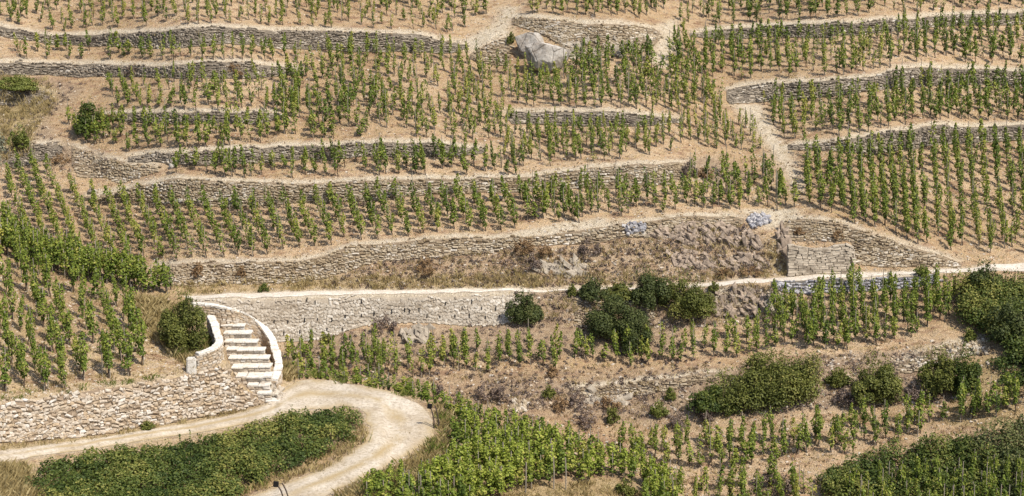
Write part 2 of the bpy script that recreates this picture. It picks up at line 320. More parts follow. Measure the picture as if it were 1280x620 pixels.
# ------------------------------------------------------------------ terrace walls of the far hillside (pixel outlines)
# name, style, top line, bottom line, label
WALLS = [
 ('tan', [(-320, 34), (0, 33), (65, 47), (107, 44), (160, 42), (210, 39), (240, 35), (270, 34), (320, 37), (382, 39), (445, 41), (480, 43), (525, 45), (557, 51), (585, 58)],
         [(-320, 46), (0, 44), (65, 56), (160, 59), (210, 61), (240, 59), (270, 55), (320, 57), (357, 61), (420, 63), (475, 66), (520, 66), (570, 65), (585, 60)], 'grey',
  'longest dry stone wall below the topmost vines, ending left of the boulder'),
 ('tan', [(-320, 84), (0, 80), (25, 77), (62, 82), (107, 81), (150, 82), (190, 84), (225, 81), (262, 79), (295, 77), (320, 81), (377, 88)],
         [(-320, 96), (0, 93), (50, 93), (100, 97), (130, 96), (175, 96), (225, 98), (275, 98), (320, 98), (377, 92)], 'grey',
  'grey dry stone wall second from the top on the left side'),
 ('tan', [(-100, 108), (0, 108), (30, 109), (62, 119)], [(-100, 134), (0, 131), (50, 132), (62, 122)], 'grey',
  'short collapsed grey stone bank at the left edge under a grassy mound'),
 ('tan', [(125, 143), (160, 142), (225, 140), (320, 141), (352, 144)], [(125, 146), (160, 153), (225, 154), (320, 155), (352, 148)], 'grey',
  'low grey stone wall right of the green shrub, third from the top'),
 ('tan', [(10, 190), (19, 187), (45, 182), (70, 180), (78, 186)], [(10, 206), (19, 211), (65, 198), (78, 190)], 'grey',
  'tumbled stone wall stub at the left edge below the yellow bush'),
 ('tan', [(90, 184), (110, 189), (130, 199), (160, 204), (198, 210)], [(90, 205), (97, 219), (130, 222), (150, 230), (198, 215)], 'tan',
  'short slumped stone wall descending to the right, left of the long lower terrace wall'),
 ('tan', [(160, 196), (200, 192), (250, 189), (320, 186), (420, 182), (480, 180), (515, 179), (557, 181), (605, 188)],
         [(160, 202), (250, 206), (320, 204), (420, 198), (515, 196), (560, 197), (605, 192)], 'grey',
  'low terrace wall half hidden by vines, midway up the left half'),
 ('tan', [(105, 246), (135, 243), (160, 237), (190, 229), (225, 224), (320, 229), (380, 230), (420, 227), (480, 225), (532, 224), (570, 225), (640, 222), (665, 221), (715, 215), (760, 209), (785, 206), (820, 207), (847, 204), (862, 206)],
         [(105, 250), (140, 253), (160, 251), (225, 257), (320, 259), (345, 255), (395, 252), (445, 251), (495, 247), (545, 242), (595, 242), (640, 240), (715, 235), (765, 235), (840, 231), (862, 212)], 'tan',
  'long terrace wall above the neatest vine rows on the left half'),
 ('tan', [(632, 141), (640, 140), (735, 140), (765, 140), (815, 146), (850, 150)], [(632, 145), (640, 154), (735, 158), (815, 158), (850, 154)], 'grey',
  'terrace wall in the vines right of centre, under the boulder'),
 ('tan', [(700, 27), (725, 30), (765, 30), (820, 36), (826, 42)], [(700, 60), (715, 73), (760, 68), (790, 67), (812, 63), (826, 46)], 'tan',
  'high stone wall right of the pale boulder, rounded at its end'),
 ('tan', [(640, 22), (675, 24), (703, 27)], [(640, 30), (675, 42), (703, 58)], 'tan',
  'thin band of stonework on top of the pale boulder'),
 ('tan', [(588, 68), (615, 54), (637, 46)], [(588, 74), (600, 79), (634, 82), (638, 80)], 'tan',
  'stone wall stub left of the pale boulder, under the path fork'),
 ('tan', [(862, 42), (900, 38), (960, 33), (1000, 31), (1070, 29), (1120, 24), (1167, 21), (1222, 19), (1280, 17), (1600, 10)],
         [(862, 46), (900, 50), (960, 46), (1035, 47), (1100, 41), (1160, 34), (1280, 31), (1600, 24)], 'grey',
  'topmost dry stone wall on the right side'),
 ('tan', [(908, 114), (935, 107), (960, 105), (1010, 103), (1055, 100), (1097, 95), (1125, 86), (1160, 84), (1192, 85), (1280, 90), (1600, 96)],
         [(908, 126), (912, 131), (960, 127), (1055, 119), (1125, 109), (1192, 104), (1280, 109), (1600, 114)], 'grey',
  'second dry stone wall from the top on the right side'),
 ('tan', [(985, 184), (1055, 177), (1075, 172), (1100, 167), (1135, 162), (1170, 157), (1210, 159), (1280, 157), (1600, 150)],
         [(985, 188), (1055, 190), (1100, 191), (1170, 181), (1280, 175), (1600, 168)], 'grey',
  'third dry stone wall from the top on the right side'),
 ('tan', [(195, 333), (210, 332), (250, 328), (320, 329), (370, 327), (405, 320), (437, 310), (475, 305), (535, 299), (640, 297), (690, 295), (750, 285), (810, 277), (852, 271), (915, 271), (930, 275)],
         [(195, 356), (215, 356), (320, 355), (370, 352), (410, 347), (432, 342), (470, 326), (545, 322), (570, 320), (640, 311), (690, 307), (740, 305), (780, 298), (825, 295), (865, 284), (922, 283), (930, 278)], 'tan',
  'long tan stone wall above the white road, climbing to the right'),
 ('tan', [(978, 280), (982, 277), (1010, 275), (1060, 282), (1100, 297), (1135, 308), (1185, 322), (1202, 329)],
         [(978, 292), (985, 300), (1010, 302), (1066, 302), (1070, 330), (1100, 333), (1202, 332)], 'tan',
  'stone wall above and right of the flat pale coursed wall'),
 ('tan', [(964, 353), (1005, 351), (1060, 350), (1100, 348), (1172, 344)], [(964, 360), (975, 365), (1005, 366), (1060, 365), (1172, 358)], 'blue',
  'bluish white stone wall under the road on the right, behind vines'),
 ('tan', [(225, 378), (320, 376.5), (400, 374), (480, 371.5), (560, 371), (640, 370), (652, 371)],
         [(225, 425), (300, 430), (352, 428), (402, 422), (440, 412), (475, 403), (532, 404), (607, 407), (640, 401), (652, 385)], 'pale',
  'tall pale grey mortared wall under the white road, with weep holes'),
 ('tan', [(714, 375), (745, 372), (752, 374)], [(714, 380), (722, 409), (737, 408), (742, 388), (752, 385)], 'tan',
  'broken stone pier between the round dark bush and the shrub thicket'),
 ('tan', [(770, 384), (790, 380), (815, 380)], [(770, 392), (790, 398), (815, 402)], 'tan',
  'stone wall fragment showing between the dark shrubs under the road'),
 ('tan', [(876, 368), (900, 366), (930, 366), (965, 370)], [(876, 378), (900, 388), (930, 384), (965, 376)], 'tan',
  'rough stone wall under the road, right of the shrub thicket'),
 ('tan', [(712, 487), (752, 482), (795, 476), (830, 472), (845, 474), (890, 466), (900, 467)], [(712, 493), (747, 500), (782, 494), (835, 487), (852, 486), (890, 476), (900, 470)], 'tan',
  'low broken stone wall in the scrub left of the big olive shrub'),
 ('tan', [(1118, 458), (1150, 442), (1185, 430), (1232, 421)], [(1118, 466), (1150, 463), (1185, 449), (1232, 440)], 'tan',
  'pale rubble wall on the right beneath the tall vine block'),
]
ROAD_UP = [(-320, 385), (150, 374), (225, 369), (320, 366), (395, 364.5), (480, 362), (640, 361), (760, 359), (872, 354.5), (960, 347.5), (1035, 342.5), (1135, 338), (1210, 334), (1280, 330), (1600, 312)]
ROAD_LO = [(-320, 392), (150, 381), (225, 375), (320, 372), (395, 370), (480, 367), (640, 364.5), (760, 363), (872, 359), (960, 353.5), (1035, 347.5), (1135, 342.5), (1210, 340), (1280, 340), (1600, 324)]

# ------------------------------------------------------------------ surfaces: depth integrated from slopes
class Surf:
    def __init__(s, u, v): s.u = np.asarray(u, float); s.v = np.asarray(v, float)
    def finish(s, D, amp, seed):
        UU, VV = np.meshgrid(s.u, s.v)
        P = world_pt(UU, VV, D)
        P[..., 2] += amp * fbm(P[..., 0] * 0.45, P[..., 1] * 0.45, seed, 4)
        s.P = P
    def pt(s, u, v):
        u = np.atleast_1d(np.asarray(u, float)); v = np.atleast_1d(np.asarray(v, float))
        fu = np.clip((u - s.u[0]) / (s.u[1] - s.u[0]), 0, len(s.u) - 1.001); fv = np.clip((v - s.v[0]) / (s.v[1] - s.v[0]), 0, len(s.v) - 1.001)
        i = fu.astype(int); j = fv.astype(int); a = (fu - i)[:, None]; b = (fv - j)[:, None]
        P = s.P
        return (P[j, i] * (1 - a) + P[j, i + 1] * a) * (1 - b) + (P[j + 1, i] * (1 - a) + P[j + 1, i + 1] * a) * b
    def p1(s, u, v): return Vector(s.pt(u, v)[0])
    def top(s, u, v, h):
        """point at height h above the surface that shows at pixel (u, v)"""
        p = s.pt(u, v)[0]
        for _ in range(4):
            p = s.pt(u, v + h * F / p[1])[0]
        return Vector((p[0], p[1], p[2] + h))

def integrate(u, v, G, vref, dref, even=True):
    """ln d from G = 1 / (slope + ray drop); depth dref(u) at vref(u)"""
    t = ray(0 * v, v)[1]
    dt = np.gradient(t)
    L = np.cumsum(-G * dt[:, None], 0)
    if even: L = L - blur(L - blur(L, 12.0, 1), 22.0, 0)      # terraces join smoothly sideways
    iv = (vref - v[0]) / (v[1] - v[0]); i0 = np.clip(iv.astype(int), 0, len(v) - 2); fr = iv - i0
    k = np.arange(len(u)); Lr = L[i0, k] * (1 - fr) + L[i0 + 1, k] * fr
    return dref[None] * np.exp(L - Lr[None])

u = np.arange(-320, 1601, 4.0); v = np.arange(-340, 861, 1.0)
UU, VV = np.meshgrid(u, v)
tt = ray(0 * v, v)[1][:, None]
G = 1.0 / (0.44 + tt) + 0 * UU
tops_mask = np.zeros_like(G)
bank = [(405, 352), (440, 343), (470, 327), (640, 313), (740, 307), (865, 286), (935, 282), (985, 310), (985, 342), (872, 353), (640, 359), (405, 362)]
bank2 = [(640, 366), (960, 356), (1000, 368), (985, 400), (850, 412), (740, 412), (640, 404)]
bank3 = [(600, 470), (710, 480), (900, 462), (1060, 440), (1200, 440), (1200, 500), (1000, 515), (800, 525), (640, 510)]
def zone(poly, sl, su=6.0, sv=2.0):
    global G
    w = blur(blur(inpoly(UU, VV, poly).astype(float), su, 1), sv, 0); G = G * (1 - w) + w / (sl + tt)
zone(bank, 1.1); zone(bank2, 0.95); zone(bank3, 0.6)
zone([(640, 25), (700, 27), (716, 74), (708, 90), (645, 92), (632, 80), (628, 45)], 1.3)     # under the boulder
zone([(983, 304), (1068, 304), (1068, 337), (983, 340)], 2.5, 3.0)                            # behind the concrete wall
for st, tp, bt, style, lab in WALLS:
    tu = ip(tp, u)[None]; bu = ip(bt, u)[None]; on = ((u >= tp[0][0]) & (u <= tp[-1][0]))[None]
    tl = min(44.0, (tp[-1][0] - tp[0][0]) / 3); w1 = (np.clip((u - tp[0][0]) / tl, 0, 1) * np.clip((tp[-1][0] - u) / tl, 0, 1))[None]
    w1 = w1 * ((VV >= tu) & (VV <= bu)); G = G * (1 - w1) + w1 / (3.4 + tt)
    tops_mask = np.maximum(tops_mask, np.where(on, np.clip(1.5 - np.abs((VV - (tu - 2.5)) / 3.0), 0, 1), 0))
rd = ((VV >= ip(ROAD_UP, u)[None]) & (VV <= ip(ROAD_LO, u)[None])).astype(float); G = G * (1 - rd) + rd / (0.02 + tt)
G = blur(blur(G, 1.5, 1), 0.8, 0)
vr = (ip(ROAD_UP, u) + ip(ROAD_LO, u)) / 2
DM = integrate(u, v, G, vr, np.full(len(u), 120.0))
HILL = Surf(u, v); HILL.finish(DM, 0.22, 11)

# masks for the hillside soil
path = tops_mask * 1.0
for poly in ([(585, 64), (600, 56), (640, 40), (636, 22), (650, 10), (630, 8), (612, 34), (575, 52)],
             [(826, 30), (845, 20), (845, 60), (835, 90), (812, 78), (818, 60)],
             [(915, 132), (950, 130), (985, 190), (1005, 225), (1000, 250), (970, 200), (940, 160)],
             [(965, 184), (1060, 176), (1062, 181), (970, 190)],
             [(925, 262), (1000, 262), (985, 280), (960, 290)], [(640, 290), (700, 280), (760, 270), (760, 283), (690, 294), (640, 297)]):
    path = np.maximum(path, 0.95 * inpoly(UU, VV, poly))
path = np.maximum(path, np.clip(1.3 - np.abs(VV - vr[None] + 1.5) / 3.5, 0, 0.8))
dry = 0.45 * inpoly(UU, VV, bank) + 0.6 * inpoly(UU, VV, bank2) + 0.7 * inpoly(UU, VV, bank3)
dry = np.maximum(dry, 0.7 * inpoly(UU, VV, [(-300, 95), (60, 95), (110, 110), (60, 150), (80, 180), (150, 200), (90, 205), (-300, 220)]))
dry = np.maximum(dry, 0.7 * inpoly(UU, VV, [(855, 200), (900, 195), (940, 225), (890, 235)]))
dry = np.maximum(dry, 0.55 * inpoly(UU, VV, [(352, 430), (440, 414), (650, 404), (850, 412), (850, 440), (355, 455)]))
dry = np.maximum(dry, 0.35 * inpoly(UU, VV, [(460, 470), (900, 455), (900, 540), (640, 520)]))
dry = np.maximum(dry, np.where((VV > ip(ROAD_LO, u)[None]) & (VV < ip(ROAD_LO, u)[None] + 6) & ((u > 225) & (u < 880))[None], 0.95, 0))
straw = 0.8 * inpoly(UU, VV, [(-300, 90), (30, 97), (70, 112), (70, 130), (45, 160), (40, 195), (-300, 200)]) + 0.5 * inpoly(UU, VV, [(210, 350), (640, 345), (640, 362), (210, 368)])
straw = np.maximum(straw, 0.7 * inpoly(UU, VV, [(960, 300), (985, 300), (990, 345), (960, 345)]))
straw = np.maximum(straw, 0.6 * inpoly(UU, VV, [(1230, 440), (1280, 450), (1280, 540), (1180, 530), (1200, 490)]))
masks = [np.clip(blur(blur(m.astype(float), 1.5, 1), q_, 0), 0, 1) for m, q_ in ((path, 0.9), (dry, 2.2), (straw, 2.2))]

def grid_mesh(name, P, mk, mat, ku, rows):
    P = P[rows][:, ::ku]; c3 = np.stack([m[rows][:, ::ku] for m in mk], -1).reshape(-1, 3)
    nv, nu = P.shape[:2]; k = np.arange(nv * nu).reshape(nv, nu)
    Q = np.stack([k[1:, :-1], k[1:, 1:], k[:-1, 1:], k[:-1, :-1]], -1).reshape(-1, 4)
    return mesh_np(name, P.reshape(-1, 3), Q, mat=mat, smooth=True, col3=c3)
rows = np.unique(np.concatenate([np.arange(0, 320, 6), np.arange(320, 980, 1), np.arange(980, len(v), 6), [len(v) - 1]]))
rows = rows[(rows < 320) | (rows >= 980) | (rows % 2 == 0)]
tag(obj('hillside', grid_mesh('hillside', HILL.P, masks, M_hill, 1, rows)), kind='structure')

# ------------------------------------------------------------------ the near spur (stairs, near wall, track)
SIL = [(-320, 215), (0, 283), (30, 303), (70, 321), (120, 340), (175, 354), (215, 363), (240, 376), (270, 386), (300, 402), (320, 422), (335, 446), (348, 470), (357, 475), (400, 474), (450, 481), (500, 491), (545, 507), (575, 524), (640, 545), (700, 561), (760, 583), (840, 612), (900, 645), (1000, 705), (1100, 790)]
NW_TOP = [(-320, 535), (0, 506), (50, 502), (92, 492), (140, 486), (190, 479), (217, 474), (240, 469), (262, 465), (280, 460), (291, 462), (311, 479), (323, 489), (334, 498), (342, 504)]
NW_BOT = [(-320, 598), (0, 554), (60, 551), (135, 542), (175, 534), (220, 529), (262, 520), (302, 512), (320, 507), (342, 505)]
us = np.arange(-320, 1101, 4.0); vs = np.arange(200, 861, 1.0)
US, VS = np.meshgrid(us, vs)
SS = np.full(US.shape, 0.10)
v0 = np.interp(us, [-320, 0, 60, 135, 175, 220, 262, 302, 320, 342, 360, 400, 450, 500, 545, 575, 640, 700, 760, 840, 900, 1000, 1100],
               [600, 556, 553, 544, 536, 531, 522, 514, 509, 503, 488, 478, 484, 494, 510, 527, 548, 564, 586, 615, 648, 708, 790])
d0 = np.interp(us, [-320, 0, 342, 360, 400, 450, 500, 575, 700, 840, 1000, 1100], [72, 80.5, 90.5, 92.5, 94, 93, 92, 89.5, 87, 85, 83, 81])
SS[(VS < v0[None]) & (US < 360)] = 0.27
SS[(VS > v0[None]) & (US > 480)] = 0.16
wm = (VS >= ip(NW_TOP, us)[None]) & (VS <= ip(NW_BOT, us)[None]) & (us <= 342)[None]
SS[wm] = 2.6
SS = blur(blur(SS, 0.8, 1), 0.8, 0)
DS = integrate(us, vs, 1.0 / np.maximum(SS + ray(0 * vs, vs)[1][:, None], 0.06), v0, d0, False)
SPUR = Surf(us, vs); SPUR.finish(DS, 0.10, 31)
TRACK = [((-320, 609), (-320, 621)), ((0, 564), (0, 577)), ((90, 553), (95, 565)), ((175, 540), (180, 552)), ((250, 527), (255, 540)), ((320, 512), (318, 528)), ((350, 496), (350, 520)),
         ((362, 479), (385, 513)), ((400, 475), (410, 509)), ((450, 481), (435, 507)), ((490, 490), (450, 511)), ((520, 503), (458, 522)), ((540, 521), (462, 538)), ((540, 545), (455, 553)),
         ((512, 568), (435, 569)), ((475, 588), (400, 589)), ((430, 608), (355, 604)), ((385, 632), (300, 624)), ((330, 670), (230, 655)), ((260, 730), (150, 705))]
trk_poly = [a for a, b in TRACK] + [b for a, b in TRACK][::-1]
wt = np.where((us <= 342)[None], np.clip(1 - np.abs((VS - (ip(NW_TOP, us)[None] - 4.0)) / 6.0), 0, 1), 0)
spath = np.maximum(0.75 * inpoly(US, VS, trk_poly), 0.45 * wt)
sstraw = 0.85 * inpoly(US, VS, [(165, 372), (210, 370), (262, 440), (240, 460), (205, 430), (175, 415)])
sstraw = np.maximum(sstraw, 0.75 * inpoly(US, VS, [(545, 505), (575, 530), (565, 590), (500, 600), (460, 620), (400, 640), (440, 605), (520, 570), (548, 545)]))
sstraw = np.maximum(sstraw, np.where((VS > ip(NW_BOT, us)[None] + 1) & (VS < ip(NW_BOT, us)[None] + 10) & (us < 360)[None], 0.6, 0))
sstraw = np.maximum(sstraw, 0.5 * inpoly(US, VS, [(640, 612), (760, 598), (840, 620), (840, 700), (600, 700)]))
sdry = 0.3 * inpoly(US, VS, [(-100, 580), (10, 590), (70, 630), (-100, 660)])
smasks = [np.clip(blur(blur(m.astype(float), 1.2, 1), 2.0, 0), 0, 1) for m in (spath, sdry, sstraw)]
steps = [(272, 297, 394), (276, 306, 402), (279, 314, 412), (280, 322, 422), (282, 331, 433), (285, 336, 444), (289, 338, 455), (294, 339, 467), (309, 337, 478), (321, 339, 488), (332, 350, 498)]
STEP = [SPUR.p1((a + b) / 2, vv + 2.6) for a, b, vv in steps]
stz = blur(inpoly(US, VS, [(271, 391), (298, 390), (318, 405), (334, 430), (341, 455), (342, 478), (352, 500), (332, 504), (320, 494), (308, 484), (292, 472), (286, 458), (281, 440), (277, 415)]).astype(float), 0.45, 1)
sv_ = np.array([p[2] for p in steps], float) + 2.6; sd_ = np.interp(vs, sv_, [p.y for p in STEP])
Pst = world_pt(US, VS, np.broadcast_to((sd_ + 0.9)[:, None], US.shape))
SPUR0 = Surf(us, vs); SPUR0.P = SPUR.P                  # the slope before the stairs were cut into it
SPUR.P = SPUR.P * (1 - stz[..., None]) + Pst * stz[..., None]
# build: rows measured from the silhouette downwards, then a back slope falling away behind the crest
sil = ip(SIL, us); NR = 330
fr = np.concatenate([np.linspace(0, 1, 270) ** 1.0])
vg = sil[None] + (860 - sil)[None] * (np.linspace(0, 1, NR)[:, None] ** 1.15)
ug = np.broadcast_to(us[None], vg.shape)
Pg = SPUR.pt(ug.ravel(), vg.ravel()).reshape(NR, len(us), 3)
def samp(m, vv):
    j = np.clip((vv - vs[0]), 0, len(vs) - 1).astype(int); return m[j, np.arange(len(us))[None].repeat(len(vv), 0)]
back = []
KB = 16
for k in range(KB, 0, -1):
    dd = 0.5 * k + 0.045 * k ** 2; drop = 0.26 * dd + 0.060 * dd ** 2
    q = Pg[0].copy(); x, t = ray(us, sil); q[:, 0] += x * dd; q[:, 1] += dd; q[:, 2] -= drop
    back.append(q)
Pall = np.concatenate([np.stack(back), Pg], 0)
vall = np.concatenate([np.repeat(sil[None], KB, 0), vg], 0)
tag(obj('spur_slope', grid_mesh('spur_slope', Pall, [samp(m, vall) for m in smasks], M_spur, 1, np.arange(len(Pall)))), kind='structure')
def spur_back(uu, dd):
    """point on the slope behind the spur's crest"""
    p = SPUR.pt(uu, ip(SIL, uu))[0]; x, t = ray(uu, ip(SIL, uu))
    return np.array([p[0] + float(x) * dd, p[1] + dd, p[2] - 0.26 * dd - 0.06 * dd * dd])

# ------------------------------------------------------------------ roads
def strip(name, surf, A, B, nacross, mat, lift, kind='structure', seed=5):
    A = np.asarray(A, float); B = np.asarray(B, float); n = len(A)
    nl = A.shape[0]
    ed = np.stack([A + (B - A) * f for f in np.linspace(0, 1, nacross)], 1)
    P = surf.pt(ed[..., 0].ravel(), ed[..., 1].ravel()).reshape(nl, nacross, 3)
    prof = lift * np.sin(np.pi * np.linspace(0.02, 0.98, nacross)) ** 0.5 - 0.015
    P[..., 2] += prof[None] + 0.02
    k = np.arange(nl * nacross).reshape(nl, nacross)
    Q = np.stack([k[:-1, :-1], k[:-1, 1:], k[1:, 1:], k[1:, :-1]], -1).reshape(-1, 4)
    P[..., 2] += 0.05 * fbm(P[..., 0] * 1.1, P[..., 1] * 1.1, seed, 3) * np.sin(np.pi * np.linspace(0, 1, nacross))[None]
    me = mesh_np(name, P.reshape(-1, 3), Q, mat=mat, smooth=True, tint=np.broadcast_to(np.linspace(0, 1, nacross)[None], P.shape[:2]))
    return tag(obj(name, me), kind=kind)
ur = np.arange(-320, 1601, 5.0); nz = fbm(ur * 0.05, ur * 0 + 3, 71, 3)
fade = np.interp(ur, [640, 690, 740, 840, 880], [0, 0.55, 0.7, 0.6, 0.0])
cen = (ip(ROAD_UP, ur) + ip(ROAD_LO, ur)) / 2
strip('road', HILL, np.stack([ur, cen + (ip(ROAD_UP, ur) - cen) * (1 - fade) + nz * 1.2], 1), np.stack([ur, cen + (ip(ROAD_LO, ur) - cen) * (1 - fade) + 1.2 * fbm(ur * 0.06, ur * 0 + 9, 72, 3)], 1), 6, M_road, 0.05)
s = np.linspace(0, len(TRACK) - 1, 260); kk = np.arange(len(TRACK))
ta = np.array([a for a, b in TRACK], float); tb = np.array([b for a, b in TRACK], float)
def sm(a): return blur(np.stack([np.interp(s, kk, a[:, 0]), np.interp(s, kk, a[:, 1])], 1), 4.0, 0)
A = sm(ta); B = sm(tb); A += (B - A) * (0.10 * fbm(s * 1.6, s * 0, 81, 3))[:, None]; B -= (B - A) * (0.10 * fbm(s * 1.6, s * 0 + 4, 82, 3))[:, None]
strip('track', SPUR, A, B, 16, M_track, 0.06)

# ------------------------------------------------------------------ stone walls
def wall_frame(surf, uu, vv):
    c = surf.pt(uu, vv); T = surf.pt(uu + 3, vv) - surf.pt(uu - 3, vv)
    Up = surf.pt(uu, vv - 2.5) - surf.pt(uu, vv + 2.5)
    T[:, 2] *= 0.5; T /= np.linalg.norm(T, axis=1)[:, None]; Up /= np.linalg.norm(Up, axis=1)[:, None]
    Nn = np.cross(T, Up); Nn /= np.linalg.norm(Nn, axis=1)[:, None]
    Nn[Nn[:, 1] > 0] *= -1
    Up = np.cross(Nn, T); Up[Up[:, 2] < 0] *= -1
    return c, T, Up, Nn
def wall_layout(surf, tp, bt, hm, wm, u0=None, u1=None, jit=0.25, gap=0.3):
    """stone centres in courses below the top line"""
    u0 = tp[0][0] if u0 is None else u0; u1 = tp[-1][0] if u1 is None else u1
    cu, cv, ww, hh = [], [], [], []
    d = surf.pt((u0 + u1) / 2, float(ip(tp, (u0 + u1) / 2)))[0][1]; px = F / d
    off = 0.0; wob = 2.2 * hm * px; maxh = max(ip(bt, np.linspace(u0, u1, 40)) - ip(tp, np.linspace(u0, u1, 40)))
    k = 0
    while off < maxh + hm * px:
        h = hm * px * random.uniform(0.8, 1.25); x = u0 + random.uniform(0, wm * px)
        while x < u1:
            w = wm * px * random.choice((0.45, 0.6, 0.75, 0.9, 1.0, 1.25, 1.7)); xc = x + w / 2
            vv = float(ip(tp, xc)) + off + h / 2 + random.uniform(-jit, jit) * h + wob * float(vnoise(np.array(xc * 0.045), np.array(k * 0.35), 55))
            if k == 0 and random.random() < gap: x += w; continue
            if vv < float(ip(bt, xc)) + 0.3 * h:
                cu.append(xc); cv.append(vv); ww.append(w / px); hh.append(h / px * random.uniform(0.8, 1.15))
            x += w
        off += h; k += 1
    return np.array(cu), np.array(cv), np.array(ww), np.array(hh)
def core_mesh(surf, tp, bt, mat, off, u0=None, u1=None, step=4.0):
    u0 = tp[0][0] if u0 is None else u0; u1 = tp[-1][0] if u1 is None else u1
    uu = np.linspace(u0, u1, max(4, int((u1 - u0) / step))); nv = 9
    fr = np.linspace(0, 1, nv)
    vt = ip(tp, uu); vb = np.maximum(ip(bt, uu), vt + 0.5) + 0.5
    G = vt[None] + (vb - vt)[None] * fr[:, None]
    c, T, Up, Nn = wall_frame(surf, np.broadcast_to(uu, G.shape).ravel(), G.ravel())
    P = (c + Nn * off).reshape(nv, len(uu), 3)
    P2 = c.reshape(nv, len(uu), 3)[0] + np.array([0, 0.25, -0.05]); P = np.concatenate([P2[None], P], 0)
    k = np.arange((nv + 1) * len(uu)).reshape(nv + 1, len(uu))
    Q = np.stack([k[1:, :-1], k[1:, 1:], k[:-1, 1:], k[:-1, :-1]], -1).reshape(-1, 4)
    return mesh_np('wall_core', P.reshape(-1, 3), Q, mat=mat, smooth=True)
for st, tp, bt, style, lab in WALLS:
    um = min(max((tp[0][0] + tp[-1][0]) / 2, 20), 1260); base = HILL.p1(um, float(ip(bt, um)))
    name = 'mortared_wall' if style == 'pale' and 'mortared' in lab else 'dry_stone_wall'
    w = thing(name, base, lab, 'stone wall', 'retaining walls of the vineyard terraces')
    child('wall_core', core_mesh(HILL, tp, bt, CORE[style], 0.05), w)
    hm, wmm = (0.20, 0.25) if name == 'mortared_wall' else (0.155, 0.30)
    a0, a1 = max(tp[0][0], -160), min(tp[-1][0], 1450)
    cu, cv, ww, hh = wall_layout(HILL, tp, bt, hm, wmm, a0, a1, 0.35 if name == 'mortared_wall' else 0.3)
    c, T, Up, Nn = wall_frame(HILL, cu, cv)
    dep = rng.uniform(0.04, 0.24, len(cu)) if style != 'pale' else rng.uniform(0.03, 0.07, len(cu))
    th = rng.normal(0, 0.17 if style != 'pale' else 0.6, len(cu)); T2 = T * np.cos(th)[:, None] + Up * np.sin(th)[:, None]; U2 = -T * np.sin(th)[:, None] + Up * np.cos(th)[:, None]
    V, Q = box_geo(c + Nn * 0.075, T2, U2, Nn, ww * 0.97, hh * 0.95, dep, jit=0.22, chamfer=0.34)
    tint = np.repeat(np.clip(0.5 + 0.45 * fbm(cu * 0.02, cv * 0.1, 91, 2) + rng.normal(0, 0.22, len(cu)), 0, 1), 12)
    tag(child('wall_stones', mesh_np('wall_stones', V, Q, mat=STONE[style], tint=tint), w), kind='stuff')
    if name == 'mortared_wall':
        holes = [(a, float(ip([(335, 421), (355, 417), (375, 414), (410, 411), (428, 411)], a))) for a in (335, 355, 375, 409, 428)]
        holes += [(343, 403), (360, 402), (381, 400), (397, 399), (415, 399), (432, 396), (452, 395), (468, 392), (490, 389), (512, 390), (534, 395), (550, 396), (569, 395), (587, 394), (607, 397), (625, 395)]
        holes += [(363, 425), (384, 375), (394, 378), (506, 388), (524, 387), (578, 384), (602, 386), (620, 385), (452, 378), (557, 379), (590, 377)]
        hu = np.array([a for a, b in holes], float); hv = np.array([b for a, b in holes], float)
        c, T, Up, Nn = wall_frame(HILL, hu, hv)
        for i in range(len(hu)):
            V, Q = box_geo((c[i] + Nn[i] * 0.11)[None], T[i][None], Up[i][None], Nn[i][None], np.array([0.075]), np.array([random.uniform(0.2, 0.36)]), np.array([0.05]), chamfer=0.1, jit=0.05)
            child('weep_hole', mesh_np('weep_hole', V, Q, mat=M_black), w)  # solid block, not an opening; the slit's inner shade is put into its black

# near retaining wall: every larger stone its own part
nw = thing('retaining_wall', SPUR.p1(160, 538), 'pale tan dry stone wall beside the near track, left of the steps', 'stone wall', 'retaining walls of the vineyard terraces')
child('wall_core', core_mesh(SPUR, NW_TOP, NW_BOT, CORE['near'], 0.05, -150, 341, 3.0), nw)
cu, cv, ww, hh = wall_layout(SPUR, NW_TOP, NW_BOT, 0.145, 0.245, -60, 341, 0.4, 0.0)
c, T, Up, Nn = wall_frame(SPUR, cu, cv)
th = rng.normal(0, 0.24, len(cu)); T2 = T * np.cos(th)[:, None] + Up * np.sin(th)[:, None]; U2 = -T * np.sin(th)[:, None] + Up * np.cos(th)[:, None]
area = ww * hh * F / c[:, 1] * (cu > 2) * (cu < 338)
order = np.argsort(-area); big = order[:300]; rest = order[300:]
V, Q = box_geo(c[rest] + Nn[rest] * 0.085, T2[rest], U2[rest], Nn[rest], ww[rest] * 1.05, hh[rest] * 1.05, rng.uniform(0.07, 0.2, len(rest)), jit=0.22, chamfer=0.42)
tag(child('wall_stones', mesh_np('wall_stones', V, Q, mat=STONE['near'], tint=np.repeat(rng.beta(2.2, 1.8, len(rest)), 12)), nw), kind='stuff')
svar = []
E = np.eye(3)
for k in range(14):
    V, Q = box_geo(np.zeros((1, 3)), E[0][None], E[2][None], -E[1][None], np.ones(1), np.ones(1), np.ones(1), jit=0.22, chamfer=0.42)
    svar.append(mesh_np('stone', V, Q, mat=M_nearobj))
for i in big:
    o = obj('stone', svar[random.randrange(14)], nw)
    R = Matrix((T2[i], -Nn[i], U2[i])).transposed().to_4x4()
    o.matrix_local = Matrix.Translation(Vector(c[i] + Nn[i] * 0.085) - nw.location) @ R @ Matrix.Diagonal((ww[i] * 1.05, random.uniform(0.08, 0.2), hh[i] * 1.05, 1))

